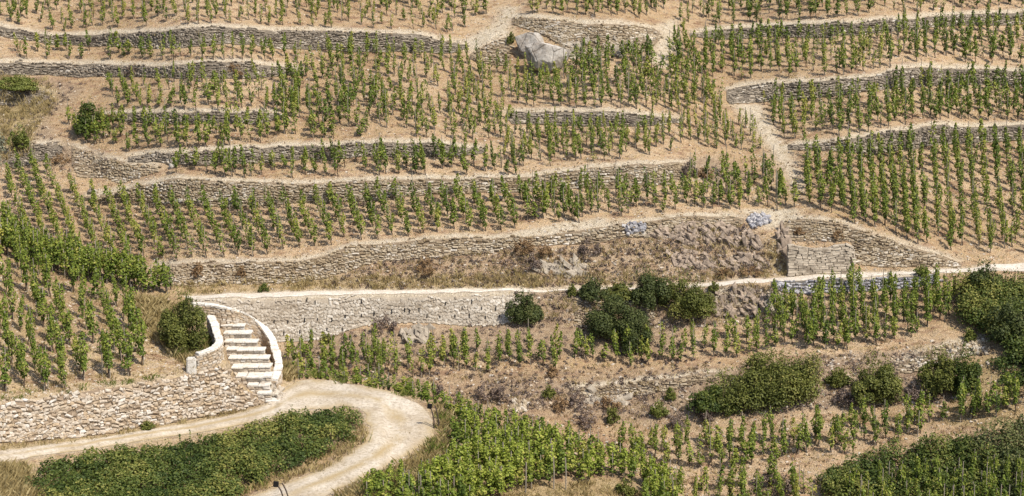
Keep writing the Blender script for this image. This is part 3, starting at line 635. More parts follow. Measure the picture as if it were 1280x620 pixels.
# concrete wall
def concrete_mat():
    m, nt, b = newmat('board_marked_concrete')
    pos = N(nt, 'ShaderNodeNewGeometry').outputs['Position']
    mp = N(nt, 'ShaderNodeMapping'); mp.inputs['Scale'].default_value = (0.35, 0.35, 5.0); nt.links.new(pos, mp.inputs[0])
    n = noise(nt, 2.0, 6, 0.7, mp.outputs[0]); n2 = noise(nt, 1.2, 5, 0.7, pos)
    r = ramp(nt, [(0.3, (0.42, 0.355, 0.28)), (0.6, (0.52, 0.45, 0.36))]); nt.links.new(n.outputs[0], r.inputs[0])
    r2 = ramp(nt, [(0.38, (0.55, 0.53, 0.51)), (0.52, (1, 1, 1))]); nt.links.new(n2.outputs[0], r2.inputs[0])
    nt.links.new(mix(nt, 1.0, r.outputs[0], r2.outputs[0], 'MULTIPLY'), b.inputs['Base Color']); bump(nt, b, n.outputs[0], 0.5, 0.04)
    return m
M_concrete = concrete_mat()
CT = [(984, 306), (990, 305), (996, 308), (1004, 309), (1015, 311), (1027, 311), (1036, 310), (1042, 307), (1050, 306), (1058, 305), (1062, 307), (1066, 309)]
CB = [(984, 342), (1066, 338)]
cw = thing('block_wall', HILL.p1(1025, 339), 'flat pale wall of thin even courses beside the road on the right', 'wall')
uu = np.linspace(984, 1066, 22); nb = 7                       # poured in lifts: one part for each board band
vb = ip(CB, uu); vt = ip(CT, uu)
foot = HILL.pt(uu, vb); foot[:, 1] = np.linspace(foot[0, 1], foot[-1, 1], len(uu)) - 0.35
def cpt(i, f):
    z0 = foot[i, 2]; x, t = ray(uu[i], vt[i]); zt = CZ - float(t) * foot[i, 1]
    return np.array([foot[i, 0], foot[i, 1] + 0.12 * f, z0 - 0.1 + (zt - z0 + 0.1) * f])
nc_ = 12
for b in range(nc_):
    cs, Ts, W_, H_ = [], [], [], []; x_ = random.uniform(-0.6, 0.0)
    while x_ < len(uu) - 1:
        l_ = random.uniform(1.2, 3.4); m_ = min(max(x_ + l_ / 2, 0), len(uu) - 1.001); i = int(m_); f = (b + 0.5) / nc_
        p = cpt(i, f) * (1 - (m_ - i)) + cpt(i + 1, f) * (m_ - i); t_ = cpt(i + 1, f) - cpt(i, f); hh_ = (cpt(i, 1)[2] - cpt(i, 0)[2]) / nc_
        a_, b_ = max(x_, 0), min(x_ + l_, len(uu) - 1)
        if b_ - a_ > 0.3: cs.append(p + np.array([0, random.uniform(-0.03, 0.03), random.uniform(-0.01, 0.01)])); Ts.append(t_ / np.linalg.norm(t_)); W_.append((b_ - a_) * np.linalg.norm(t_) * 0.985); H_.append(hh_ * random.uniform(0.9, 0.99))
        x_ += l_
    Ts = np.array(Ts); n = len(cs); Nn = np.repeat(np.array([[0, -1.0, 0.03]]), n, 0); Nn -= Ts * np.sum(Nn * Ts, 1)[:, None]; Up = np.cross(Ts, -Nn); Up[Up[:, 2] < 0] *= -1
    V, Q = box_geo(np.array(cs), Ts, Up, Nn, np.array(W_), np.array(H_), np.full(n, 0.16), chamfer=0.10, jit=0.06)
    child('masonry_course', mesh_np('masonry_course', V, Q, mat=M_concrete), cw)
V = []; Q = []
for i in range(len(uu)):
    for f, y in ((0, 0.1), (0.97, 0.1), (0.97, 0.7), (0, 0.7)):
        p = cpt(i, f); V.append((p[0], p[1] + y, p[2]))
for i in range(len(uu) - 1):
    for a in range(4): Q.append((i * 4 + a, i * 4 + (a + 1) % 4, i * 4 + 4 + (a + 1) % 4, i * 4 + 4 + a))
Q.append((0, 3, 2, 1)); e = (len(uu) - 1) * 4; Q.append((e, e + 1, e + 2, e + 3))
child('wall_core', mesh_np('wall_core', V, Q, mat=CORE['pale']), cw)

# ------------------------------------------------------------------ stairs with parapets
stair = thing('stone_stairs', SPUR.p1(330, 500), 'wide stone steps with whitewashed treads climbing between curved parapets', 'stairs')
for i, (a, b, vv) in enumerate(steps):
    g = STEP[i]; d = g.y; xa, t = ray(a, vv + 2.6); xb, _ = ray(b, vv + 2.6)
    xl, xr = float(xa) * d, float(xb) * d; zt = g.z
    up = STEP[i - 1] if i else Vector((g.x, g.y + 1.0, g.z + 0.25)); dn = STEP[i + 1] if i + 1 < len(steps) else Vector((g.x, g.y - 0.6, g.z - 0.35))
    depth = max(0.5, up.y - d) + 0.18; rise = max(0.16, zt - dn.z) + 0.05
    V, Q = box_geo(np.array([[(xl + xr) / 2, d + 0.14, zt - 0.11 - rise / 2]]), E[0][None], E[2][None], -E[1][None], np.array([xr - xl - 0.04]), np.array([rise]), np.array([0.16]), chamfer=0.03, jit=0.01)
    stp = child('step', mesh_np('step', V, Q, mat=M_mort), stair)
    ns_ = max(1, int(round((xr - xl) / 0.75))); cut = np.concatenate([[0], np.sort(np.linspace(0, 1, ns_ + 1)[1:-1] + rng.normal(0, 0.05, ns_ - 1)), [1]])
    for q in range(ns_):
        x0_, x1_ = xl + (xr - xl) * cut[q] + 0.008, xl + (xr - xl) * cut[q + 1] - 0.008
        V, Q = box_geo(np.array([[(x0_ + x1_) / 2, d + depth / 2 - 0.05 + random.uniform(-0.05, 0.05), zt - 0.07 + random.uniform(-0.025, 0.025)]]), E[0][None], E[1][None], E[2][None], np.array([x1_ - x0_]), np.array([depth]), np.array([random.uniform(0.08, 0.12)]), chamfer=0.05, jit=0.035)
        sub('tread_slab', mesh_np('tread_slab', V, Q, mat=M_white), stp)
    n = max(2, int((xr - xl) / 0.34)); nr_ = 2; ww_ = (xr - xl) / n
    for row in range(nr_):
        xs = xl + (np.arange(n) + 0.5) * ww_
        V, Q = box_geo(np.stack([xs, np.full(n, d + 0.05), zt - 0.12 - rise * (row + 0.5) / nr_ + rng.normal(0, 0.015, n)], 1), np.repeat(E[0][None], n, 0), np.repeat(E[2][None], n, 0), np.repeat(-E[1][None], n, 0), ww_ * rng.uniform(0.75, 1.05, n), np.full(n, rise / nr_ * 0.9), rng.uniform(0.06, 0.12, n), chamfer=0.3, jit=0.18)
        tag(sub('riser_stones', mesh_np('riser_stones', V, Q, mat=STONE['near'], tint=np.repeat(rng.uniform(0.5, 1.0, n), 12)), stp), kind='stuff')

def parapet(label, pts, h, width, ncop, side_tint=(0.0, 0.75)):
    """pts: pixels of the coping's middle; the wall stands under them"""
    pu = np.array([p[0] for p in pts], float); pv = np.array([p[1] for p in pts], float)
    k = np.linspace(0, len(pts) - 1, 60); pu = np.interp(k, np.arange(len(pts)), pu); pv = np.interp(k, np.arange(len(pts)), pv)
    C = np.array([SPUR0.top(a, b, h) for a, b in zip(pu, pv)]); C = blur(C, 2.0, 0)
    L = np.concatenate([[0], np.cumsum(np.linalg.norm(np.diff(C, axis=0), axis=1))])
    root = thing('parapet_wall', C[-1] - np.array([0, 0, h]), label, 'parapet', 'parapets of the stone stairs')
    def at(s): return np.array([np.interp(s, L, C[:, j]) for j in range(3)])
    def fr(s):
        t = at(min(s + 0.15, L[-1])) - at(max(s - 0.15, 0)); t3 = t / np.linalg.norm(t); t[2] = 0; t /= np.linalg.norm(t)
        return t3, np.array([-t[1], t[0], 0])
    # body
    n = 40; V = []; Q = []
    for i, s in enumerate(np.linspace(0, L[-1], n)):
        p = at(s); t, sd = fr(s)
        for w, z in ((-1, -0.09), (1, -0.09), (1, -h - 0.9), (-1, -h - 0.9)): V.append(p + sd * w * width * 0.42 + np.array([0, 0, z]))
    for i in range(n - 1):
        for a in range(4): Q.append((i * 4 + a, i * 4 + (a + 1) % 4, i * 4 + 4 + (a + 1) % 4, i * 4 + 4 + a))
    Q.append((0, 1, 2, 3)); e = (n - 1) * 4; Q.append((e + 3, e + 2, e + 1, e))
    child('wall_core', mesh_np('wall_core', V, Q, mat=CORE['near']), root)
    # facing stones on both sides and the ends
    cs, Ts, Us, Ns, W, H = [], [], [], [], [], []
    for side in (-1, 1):
        z = -0.16
        while z > -h - 0.8:
            s = random.uniform(0, 0.2)
            while s < L[-1]:
                w = random.uniform(0.18, 0.42); t, sd = fr(min(s + w / 2, L[-1])); p = at(min(s + w / 2, L[-1]))
                cs.append(p + sd * side * width * 0.45 + np.array([0, 0, z])); Ts.append(t); Ns.append(sd * side); Us.append(np.cross(t, sd)); W.append(w * 0.95); H.append(0.14); s += w
            z -= 0.155
    for s, sg in ((0.0, -1), (L[-1], 1)):
        t, sd = fr(s); z = -0.16
        th_ = np.array([t[0], t[1], 0]); th_ /= np.linalg.norm(th_)
        while z > -h - 0.8:
            for q in (-0.12, 0.12):
                cs.append(at(s) + sd * q + th_ * sg * 0.02 + np.array([0, 0, z])); Ts.append(sd); Us.append(E[2]); Ns.append(th_ * sg); W.append(0.22); H.append(0.14)
            z -= 0.155
    cs, Ts, Us, Ns = map(np.array, (cs, Ts, Us, Ns)); Us[Us[:, 2] < 0] *= -1
    V, Q = box_geo(cs, Ts, Us, Ns, np.array(W), np.array(H), rng.uniform(0.05, 0.12, len(cs)))
    tag(child('facing_stones', mesh_np('facing_stones', V, Q, mat=STONE['near'], tint=np.repeat(rng.uniform(*side_tint, len(cs)), 12)), root), kind='stuff')
    # coping slabs
    ed = np.linspace(0, L[-1], ncop + 1)
    for i in range(ncop):
        V = []; Q = []; m = 4; dz = random.uniform(-0.03, 0.03); ww = width * random.uniform(0.50, 0.60); sh_ = random.uniform(-0.03, 0.03)
        for s in np.linspace(ed[i] + 0.008, ed[i + 1] - 0.008, m):
            p = at(s); t, sd = fr(s)
            for w, z in ((-1, -0.09), (-1, 0.02), (-0.85, 0.045), (0.85, 0.045), (1, 0.02), (1, -0.09)): V.append(p + sd * (w * ww + sh_ + random.uniform(-0.02, 0.02)) + np.array([0, 0, z + dz + random.uniform(-0.012, 0.012)]))
        for j in range(m - 1):
            for a in range(6): Q.append((j * 6 + a, j * 6 + (a + 1) % 6, j * 6 + 6 + (a + 1) % 6, j * 6 + 6 + a))
        e = (m - 1) * 6
        Q += [(0, 1, 2, 5), (5, 2, 3, 4), (e + 1, e, e + 5, e + 2), (e + 2, e + 5, e + 4, e + 3)]
        child('coping_slab', mesh_np('coping_slab', V, Q, mat=M_white), root)
    return root
parapet('long curved right-hand parapet of the steps with whitewashed coping', [(236, 378.5), (258, 380), (277, 382), (297, 386), (315, 395), (330, 407), (340, 422), (346.5, 440), (349, 455), (346, 468), (342, 475)], 0.75, 0.44, 26, (0.1, 0.85))
parapet('short left-hand parapet of the steps, curling away left with whitewashed coping', [(263, 393), (268, 402), (271, 414), (275.5, 425), (270, 433), (258, 439), (246, 442)], 1.05, 0.42, 14, (0.1, 0.9))
# pale landing at the top
# marker stone
def bm_obj(name, bm, mat, root=None, loc=None, rot=None):
    me = bpy.data.meshes.new(name); bm.to_mesh(me); bm.free(); me.materials.append(mat)
    o = obj(name, me, root, loc)
    if rot: o.rotation_euler = rot
    return o
bm = boxpart(0.60, 0.32, 1.05, 0.07)
for vv in bm.verts:
    if vv.co.z > 0.9: vv.co.x *= 0.9
mk = bm_obj('marker_stone', bm, M_white, None, SPUR.p1(239, 468) + Vector((0, 0.1, -0.08)), (0.03, 0.02, 0.15))
tag(mk, 'whitewashed upright marker stone at the left foot of the steps', 'marker stone')

# two-legged black headed posts
def tube(path, r, n=6):
    path = [np.asarray(p, float) for p in path]; V = []; Q = []
    for i, p in enumerate(path):
        t = path[min(i + 1, len(path) - 1)] - path[max(i - 1, 0)]; t /= np.linalg.norm(t)
        a = np.cross(t, [0.3, 1, 0.2]); a /= np.linalg.norm(a); b = np.cross(t, a); rr = r[i] if hasattr(r, '__len__') else r
        for k in range(n): V.append(p + rr * (math.cos(6.283 * k / n) * a + math.sin(6.283 * k / n) * b))
    for i in range(len(path) - 1):
        for k in range(n): Q.append((i * n + k, i * n + (k + 1) % n, (i + 1) * n + (k + 1) % n, (i + 1) * n + k))
    return np.array(V), np.array(Q)
def post(u1, v1, lab, hgt, dx):
    b = SPUR.p1(u1, v1); r = thing('signal_post', b, lab, 'post', 'black headed posts beside the track')
    for k, (o, o2) in enumerate(((0.0, 0.0), (0.26, 0.10))):
        pth = [(o, 0, -0.15 - 0.05 * k), (o, 0, hgt * 0.35), (o - dx * 0.3, 0, hgt * 0.68), (o - dx * 0.75 + o2 * 0.4, 0.03, hgt * 0.92), (o - dx + o2 * 0.3, 0.05, hgt * (1.0 + 0.04 * k))]
        V, Q = tube(pth, 0.04); obj('bent_rod', mesh_np('bent_rod', V, Q, mat=M_rod, smooth=True), r)
    bm = boxpart(0.26, 0.10, 0.30, 0.02, -0.15); bm_obj('head_plate', bm, M_black, r, (-dx + 0.0, -0.06, hgt * 1.02), (0.1, 0.15, 0.2))
    bm = boxpart(0.10, 0.06, 0.12, 0.01, -0.06); bm_obj('bracket', bm, M_rod, r, (-dx + 0.08, 0.03, hgt * 0.97))
post(542.5, 536, 'black plate on two bent rods at the outer edge of the track bend', 1.32, 0.24)
post(354, 630, 'black plate on two bent rods at the bottom edge below the thicket', 1.02, 0.34)

# white wall corner at the left edge
p = SPUR.p1(-4, 303)
hw = thing('white_wall', p, 'end of a whitewashed wall at the left edge among vines', 'wall')
V = np.array([(-3.5, 0, -0.4), (0.75, 0, -0.4), (0.75, 0, 0.15), (0.35, 0, 0.85), (-0.1, 0, 1.45), (-3.5, 0, 2.2)]); n = len(V)
VV2 = np.concatenate([V, V + np.array([0, 0.45, 0])]); Q = [(i, (i + 1) % n, n + (i + 1) % n, n + i) for i in range(n)] + [(0, 1, 2, 3), (0, 3, 4, 5), (n + 3, n + 2, n + 1, n), (n + 5, n + 4, n + 3, n)]
obj('wall_body', mesh_np('wall_body', VV2, Q, mat=M_white), hw)
V, Q = box_geo(np.array([[-1.0, -0.12, -0.18]]), E[0][None], E[2][None], -E[1][None], np.array([4.0]), np.array([0.22]), np.array([0.3]), chamfer=0.05, jit=0.02)
obj('plinth', mesh_np('plinth', V, Q, mat=CORE['near']), hw)

# ------------------------------------------------------------------ rocks
def rock(name, label, surf, uu, vv, w, h, dpt, mat, cat='rock', seed=0, rough=0.35, strata=None):
    import bmesh
    g = surf.p1(uu, vv); sc = g.y / F
    bm = bmesh.new(); bmesh.ops.create_icosphere(bm, subdivisions=5, radius=1.0)
    from mathutils import noise as mn
    rr = random.Random(seed * 7 + 1); planes = []
    for k in range(24): planes.append((Vector((rr.gauss(0, 1), rr.gauss(0, 1) - 0.5, rr.gauss(0, 0.8) + 0.2)).normalized(), rr.uniform(0.5, 0.85)))
    for q in bm.verts:
        c = q.co.copy(); k = Vector((seed * 3.1, seed * 1.7, 0))
        f = 1 + rough * mn.fractal(c * 1.3 + k, 1.0, 2.0, 4) + 0.10 * mn.fractal(c * 5 + k, 1.0, 2.0, 4)
        cell = mn.voronoi(c * 1.8 + k)[0]; f += 0.16 * (cell[1] - cell[0])
        c = c * f
        for pn, ph_ in planes:
            e_ = c.dot(pn) - ph_
            if e_ > 0: c -= pn * e_ * 0.9
        c *= 1 + 0.07 * mn.fractal(c * 3.2 + k, 1.0, 2.0, 5)
        q.co = Vector((c.x * w * sc / 2, c.y * dpt, c.z * h * sc / 2))
    if strata:
        bm.transform(Matrix.Rotation(strata, 4, 'Y'))
    o = bm_obj(name, bm, mat, None, g + Vector((0, dpt * 0.85, h * sc * 0.42)))
    tag(o, label, cat, 'bare rocks on the slope'); return o
M_slate = plain_mat('slate_rock', (0.26, 0.205, 0.16), 0.5, 3.0)
M_greyrock = plain_mat('grey_rock', (0.29, 0.25, 0.20), 0.35, 2.0)
rock('boulder', 'biggest pale grey boulder under the upper path fork', HILL, 684, 98, 76, 56, 1.3, M_rock, seed=1, rough=0.3)
rock('boulder', 'upper pale grey boulder head with a round bush in front', HILL, 666, 78, 50, 50, 1.1, M_rock, seed=2, rough=0.3)
def outcrop(label, uu, vv, w, h, mat, n=26, tilt=0.6):
    """ribs of broken slate breaking through the bank"""
    g = HILL.p1(uu, vv); root = thing('rock_outcrop', g, label, 'rock', 'bare rocks on the slope')
    a = uu + rng.uniform(-0.5, 0.5, n) * w; b = vv - rng.uniform(0, 1, n) * h
    ok = ((a - uu) / (w * 0.55)) ** 2 + ((b - vv + h / 2) / (h * 0.55)) ** 2 < 1.0; a = a[ok]; b = b[ok]; n = len(a)
    P = HILL.pt(a, b); th = tilt + rng.normal(0, 0.25, n)
    T = np.stack([np.cos(th), 0 * th, -np.sin(th)], 1) + rng.normal(0, 0.08, (n, 3)); T /= np.linalg.norm(T, axis=1)[:, None]
    Nn = np.array([0.1, -0.8, 0.5]) + rng.normal(0, 0.22, (n, 3)); Nn -= T * np.sum(Nn * T, 1)[:, None]; Nn /= np.linalg.norm(Nn, axis=1)[:, None]
    for i in range(n):
        V, Q = box_geo(P[i][None], T[i][None], np.cross(Nn[i], T[i])[None], Nn[i][None], np.array([random.uniform(0.5, 1.4)]), np.array([random.uniform(0.22, 0.6)]), np.array([random.uniform(0.08, 0.24)]), jit=0.3, chamfer=0.3)
        child('rock_slab', mesh_np('rock_slab', V, Q, mat=mat), root)
for a, b, w, h, m, t, lab in [(838, 302, 44, 16, 0, 0.5, 'leftmost dark slate outcrop on the bank above the road'), (872, 307, 42, 30, 0, 0.7, 'dark slate outcrop under the long tan wall, left of two ribs'), (906, 309, 36, 28, 0, 0.8, 'dark slate rib directly below the long tan wall end'), (938, 314, 34, 26, 0, 0.8, 'dark slate rib nearest the bluish stone heap'), (868, 336, 56, 22, 0, 0.4, 'low dark slate outcrop just above the road'), (930, 337, 60, 18, 0, 0.5, 'broad dark slate ledge above the road near the flat coursed wall'), (980, 322, 16, 34, 0, 1.2, 'brown rock spur against the left end of the flat coursed wall'), (930, 400, 66, 34, 0, 0.9, 'dark rock face under the road, left of the tall vine block'), (978, 400, 34, 28, 1, 1.0, 'pale grey rock face left of the tall vine block'), (525, 432, 40, 22, 1, 0.8, 'small grey rock slabs below the mortared wall'), (705, 345, 60, 18, 1, 0.5, 'low pale rock showing in the bank above the round dark bush'), (735, 76, 44, 26, 1, 0.9, 'rough grey rock slabs right of the biggest boulder'), (778, 72, 36, 20, 1, 0.7, 'small grey rock slabs under the rounded high wall'), (760, 506, 50, 18, 1, 0.1, 'flat grey rock slabs under the low broken stone wall')]:
    outcrop(lab, a, b, w, h, M_greyrock if m else M_slate, n=int(w * h / 36) + 8, tilt=t)
for a, b, w, h, lab in [(225, 258, 18, 12, 'pale stone block at the foot of the long terrace wall, left'), (248, 246, 14, 9, 'grey white boulder lodged in the long terrace wall'), (214, 212, 11, 10, 'whitish boulder at the left end of a vine row'), (114, 244, 16, 11, 'lone grey boulder left of the long terrace wall'), (622, 252, 16, 8, 'flat grey boulder below the right part of the long terrace wall'), (628, 547, 8, 6, 'small white stone among the foreground vines')]:
    rock('boulder', lab, HILL if b < 500 else SPUR, a, b, w, h, 0.35, M_rock, seed=a % 13, rough=0.25)
def heap(label, surf, poly, n, style, smin, smax):
    us_ = np.array([p[0] for p in poly]); vs_ = np.array([p[1] for p in poly])
    a = rng.uniform(us_.min(), us_.max(), n * 4); b = rng.uniform(vs_.min(), vs_.max(), n * 4); k = inpoly(a, b, poly); a = a[k][:n]; b = b[k][:n]; n = len(a)
    P = surf.pt(a, b); root = thing('rubble_heap', P.mean(0), label, 'rubble', 'heaps of loose stones')
    Nn = rng.normal(0, 0.45, (n, 3)) + np.array([0, -0.5, 0.8]); Nn /= np.linalg.norm(Nn, axis=1)[:, None]
    T = np.cross(Nn, rng.normal(0, 1, (n, 3))); T /= np.linalg.norm(T, axis=1)[:, None]; Up = np.cross(Nn, T)
    sz = rng.uniform(smin, smax, n)
    V, Q = box_geo(P + np.array([0, -0.08, 0.06]), T, Up, Nn, sz * 1.3, sz, sz * 0.6, jit=0.25, chamfer=0.3)
    tag(child('loose_stones', mesh_np('loose_stones', V, Q, mat=STONE[style], tint=np.repeat(rng.uniform(0, 1, n), 12)), root), kind='stuff')
heap('heap of bluish white stones at the end of the long tan wall', HILL, [(934, 272), (945, 268), (960, 271), (960, 280), (942, 286), (937, 281)], 110, 'blue', 0.18, 0.36)
heap('scatter of white stones in the middle of the long tan wall', HILL, [(778, 284), (790, 279), (808, 280), (804, 289), (785, 293)], 70, 'blue', 0.16, 0.32)
heap('pale rubble spill below the olive shrubs on the right', HILL, [(1185, 432), (1230, 424), (1236, 440), (1180, 452)], 110, 'tan', 0.14, 0.30)
heap('loose rubble patch in the scrub above the foreground vines', HILL, [(640, 503), (657, 503), (658, 516), (638, 516)], 60, 'tan', 0.18, 0.35)
heap('white slabs of rubble at the right end of the near track wall', SPUR, [(325, 484), (346, 480), (356, 500), (335, 504)], 60, 'pale', 0.2, 0.38)

# ------------------------------------------------------------------ foliage
def quads(cent, nrm, size, asp=1.25):
    """leaf quads, folded a little"""
    n = len(cent); nrm = nrm / np.maximum(np.linalg.norm(nrm, axis=1), 1e-6)[:, None]
    r = rng.normal(0, 1, (n, 3)); a = np.cross(nrm, r); a /= np.maximum(np.linalg.norm(a, axis=1), 1e-6)[:, None]; b = np.cross(nrm, a)
    s = size[:, None] if hasattr(size, '__len__') else size
    V = np.stack([cent - a * s * 0.5 * asp, cent - b * s * 0.5 + nrm * s * 0.12, cent + a * s * 0.5 * asp, cent + b * s * 0.5 + nrm * s * 0.12], 1)
    return V
def vine_leaves(H, n, leaf, wide):
    """a vine tied to a stake: narrow uneven column with loose shoots"""
    z0 = 0.40 * random.uniform(0.7, 1.2)
    f = rng.beta(1.15, 1.25, n); z = z0 + f * (H - z0)
    prof = wide * (0.62 + 0.38 * np.sin(np.pi * np.clip(f, 0, 1) ** 0.8)) * np.where(f > 0.82, (1.06 - f) / 0.24, 1)
    ph = rng.uniform(0, 6.28, 3); lump = 1 + 0.3 * np.sin(f * 9 + ph[0]) + 0.2 * np.sin(f * 17 + ph[1])
    an = rng.uniform(0, 6.283, n); r = prof * lump * np.sqrt(rng.uniform(0.15, 1, n))
    ox = 0.08 * np.sin(f * 4 + ph[2])
    c = np.stack([r * np.cos(an) + ox, r * np.sin(an), z], 1)
    k = int(n * 0.10); st = rng.integers(0, n, k)
    c[st] += np.stack([rng.normal(0, 0.14, k), rng.normal(0, 0.14, k), rng.normal(0.0, 0.12, k)], 1)
    nr = np.stack([np.cos(an), np.sin(an), rng.uniform(0.1, 1.3, n)], 1) + rng.normal(0, 0.35, (n, 3))
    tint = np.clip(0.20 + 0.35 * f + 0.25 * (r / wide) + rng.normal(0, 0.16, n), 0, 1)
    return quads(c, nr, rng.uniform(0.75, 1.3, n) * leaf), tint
def vine_wood(H, seg=True):
    tr = [(0.06, 0.02, -0.1), (0.05, 0.03, 0.12), (0.0, 0.03, 0.30), (0.03, 0.02, 0.50), (0.02, 0.02, 0.75)]
    tV, tQ = tube([(x + random.uniform(-.02, .02), y, z) for x, y, z in tr], [0.05, 0.042, 0.038, 0.034, 0.02], 5)
    sV, sQ = tube([(-0.03, -0.02, -0.15), (-0.03 + random.uniform(-.03, .03), -0.02, H * 1.04)], 0.026, 4)
    return tV, tQ, sV, sQ
VAR = []
for k in range(14):
    H = 1.9; lv, ti = vine_leaves(H, 175, 0.12, random.uniform(0.19, 0.28)); VAR.append((H, lv, ti, vine_wood(H)))
VARN = []
for k in range(14):
    H = 1.9; lv, ti = vine_leaves(H, 300, 0.10, random.uniform(0.20, 0.28)); VARN.append((H, lv, ti, vine_wood(H)))

# ------------------------------------------------------------------ vine blocks (pixel of each vine's foot)
W = [(w[1], w[2]) for w in WALLS]
def off(pts, dv): return [(a, b + dv) for a, b in pts]
VINES = []      # surf, u, v, height, block, row
CLEAR = [[(822, 26), (846, 20), (846, 40), (838, 62), (836, 92), (822, 92), (812, 72), (820, 50)], [(908, 128), (950, 126), (962, 150), (978, 178), (1000, 205), (1008, 232), (1000, 250), (985, 240), (965, 205), (940, 165)], [(575, 52), (612, 36), (632, 8), (656, 8), (642, 40), (604, 62), (588, 78)], [(905, 100), (955, 108), (955, 128), (905, 132)]]
def block(name, surf, u0, u1, top, bot, du, dv, lean, dens, H=1.9, jit=0.16, hj=0.2, dvfar=None, poly=None):
    i = 0; x = u0 - 40
    while x < u1 + 60:
        x += du * random.uniform(0.92, 1.08); j = 0; vv = float(ip(bot, min(max(x, u0), u1))); ph = random.uniform(-0.35, 0.35) * dv; y = vv + ph
        while True:
            uu = x - lean * (vv - y) + random.gauss(0, jit * du); yy = y + random.gauss(0, jit * dv)
            if yy < float(ip(top, uu)) or y < -66: break
            if u0 <= uu <= u1 and yy <= float(ip(bot, uu)) + 2 and random.random() < dens and (poly is None or inpoly(uu, yy, poly)) and not (surf is HILL and any(inpoly(uu, yy, q) for q in CLEAR)):
                h = H * min(1.25, max(0.45, random.gauss(1.04, hj)))
                VINES.append((surf, uu, yy, h, name, j))
            y -= dv; j += 1
TP = lambda i, d=0: off(W[i][0], d)
BT = lambda i, d=0: off(W[i][1], d)
block('top left strip', HILL, -160, 625, [(-60, -60), (700, -60)], [(-60, 25), (0, 24), (65, 38), (160, 34), (270, 28), (320, 31), (445, 35), (560, 40), (600, 30), (625, 14)], 13, 8.5, 0.2, 0.86)
block('top strip above the boulder', HILL, 658, 838, [(600, -60), (900, -60)], [(658, 16), (750, 21), (800, 24), (838, 8)], 9.5, 8, 0.1, 0.9)
block('top right strip', HILL, 848, 1440, [(800, -60), (1400, -60)], [(848, 35), (900, 32), (960, 26), (1040, 22), (1120, 16), (1200, 11), (1440, 8)], 12, 8.5, 0.08, 0.85)
block('second terrace on the left', HILL, -160, 378, [(-60, 50), (0, 50), (65, 60), (210, 64), (300, 62), (378, 66)], [(-60, 73), (0, 72), (120, 76), (210, 77), (300, 73), (378, 82)], 13, 8.5, 0.2, 0.78)
block('third terrace on the left', HILL, 128, 380, [(128, 100), (380, 96)], [(128, 136), (225, 136), (350, 139), (380, 140)], 14, 9, 0.22, 0.86)
block('big central block', HILL, 352, 640, [(352, 98), (380, 92), (400, 66), (580, 68), (600, 82), (640, 88)], [(352, 172), (480, 172), (557, 174), (600, 178), (640, 186)], 11.5, 9.5, 0.16, 0.74)
block('terrace right of the green shrub', HILL, 85, 352, [(85, 152), (150, 156), (352, 158)], [(85, 168), (110, 180), (140, 188), (165, 188), (250, 183), (352, 178)], 13, 9, 0.25, 0.9)
block('terrace above the long wall', HILL, 200, 650, [(200, 206), (320, 207), (420, 201), (560, 200), (650, 196)], [(200, 217), (320, 223), (420, 221), (532, 218), (650, 216)], 12.5, 9, 0.2, 0.86)
block('block below the boulder', HILL, 645, 910, [(645, 92), (712, 92), (715, 80), (800, 70), (830, 66), (910, 135)], [(645, 130), (735, 134), (800, 136), (840, 143), (900, 152), (910, 145)], 10.5, 8.5, 0.1, 0.95, H=2.05)
block('terrace right of centre', HILL, 640, 956, [(640, 160), (815, 162), (850, 158), (956, 150)], [(640, 210), (715, 206), (765, 200), (800, 194), (860, 184), (956, 188)], 11, 8.5, 0.12, 0.9)
block('upper right block', HILL, 832, 1440, [(832, 52), (870, 54), (960, 50), (1035, 51), (1100, 45), (1160, 38), (1440, 34)], [(832, 72), (865, 96), (910, 101), (960, 99), (1010, 96), (1055, 92), (1097, 87), (1125, 78), (1192, 77), (1440, 80)], 11.5, 9, 0.08, 0.92, H=2.05)
block('second right block', HILL, 950, 1440, [(950, 130), (1055, 122), (1125, 112), (1192, 107), (1440, 112)], [(950, 134), (968, 172), (1000, 172), (1055, 169), (1100, 160), (1170, 150), (1440, 150)], 11.5, 9, 0.08, 0.95, H=2.05)
block('lower right block', HILL, 1000, 1152, [(1000, 195), (1055, 193), (1100, 194), (1170, 184), (1440, 178)], [(1000, 225), (1010, 256), (1050, 272), (1080, 285), (1130, 300), (1190, 312), (1240, 318), (1440, 318)], 13.5, 9.5, 0.09, 0.94, H=2.2, jit=0.07, hj=0.12)
block('lower right block, sparse side', HILL, 1152, 1440, [(1000, 195), (1055, 193), (1100, 194), (1170, 184), (1440, 178)], [(1000, 225), (1010, 256), (1050, 272), (1080, 285), (1130, 300), (1190, 312), (1240, 318), (1440, 318)], 16.0, 10.0, 0.09, 0.85, H=2.2, jit=0.07, hj=0.12)
block('block below the long wall, right part', HILL, 655, 1000, [(655, 246), (715, 240), (765, 238), (840, 235), (870, 222), (920, 212), (1000, 230)], [(655, 276), (715, 281), (760, 270), (810, 266), (870, 260), (940, 262), (1000, 262)], 11.5, 9, 0.14, 0.9)
block('neat rows below the long wall', HILL, 8, 650, [(8, 208), (60, 212), (105, 250), (140, 256), (160, 254), (225, 260), (320, 262), (395, 255), (495, 250), (595, 246), (650, 246)], [(8, 318), (100, 340), (200, 326), (320, 319), (400, 307), (475, 298), (535, 292), (600, 288), (650, 284)], 19.5, 8.5, 0.38, 1.0, H=1.9, jit=0.03, hj=0.06)
block('vines under the mortared wall', HILL, 352, 960, [(352, 444), (640, 440), (720, 440), (850, 432), (960, 414)], [(352, 470), (450, 475), (560, 468), (640, 464), (850, 452), (920, 446), (960, 436)], 13.5, 11, 0.12, 0.93, H=1.95, hj=0.14)
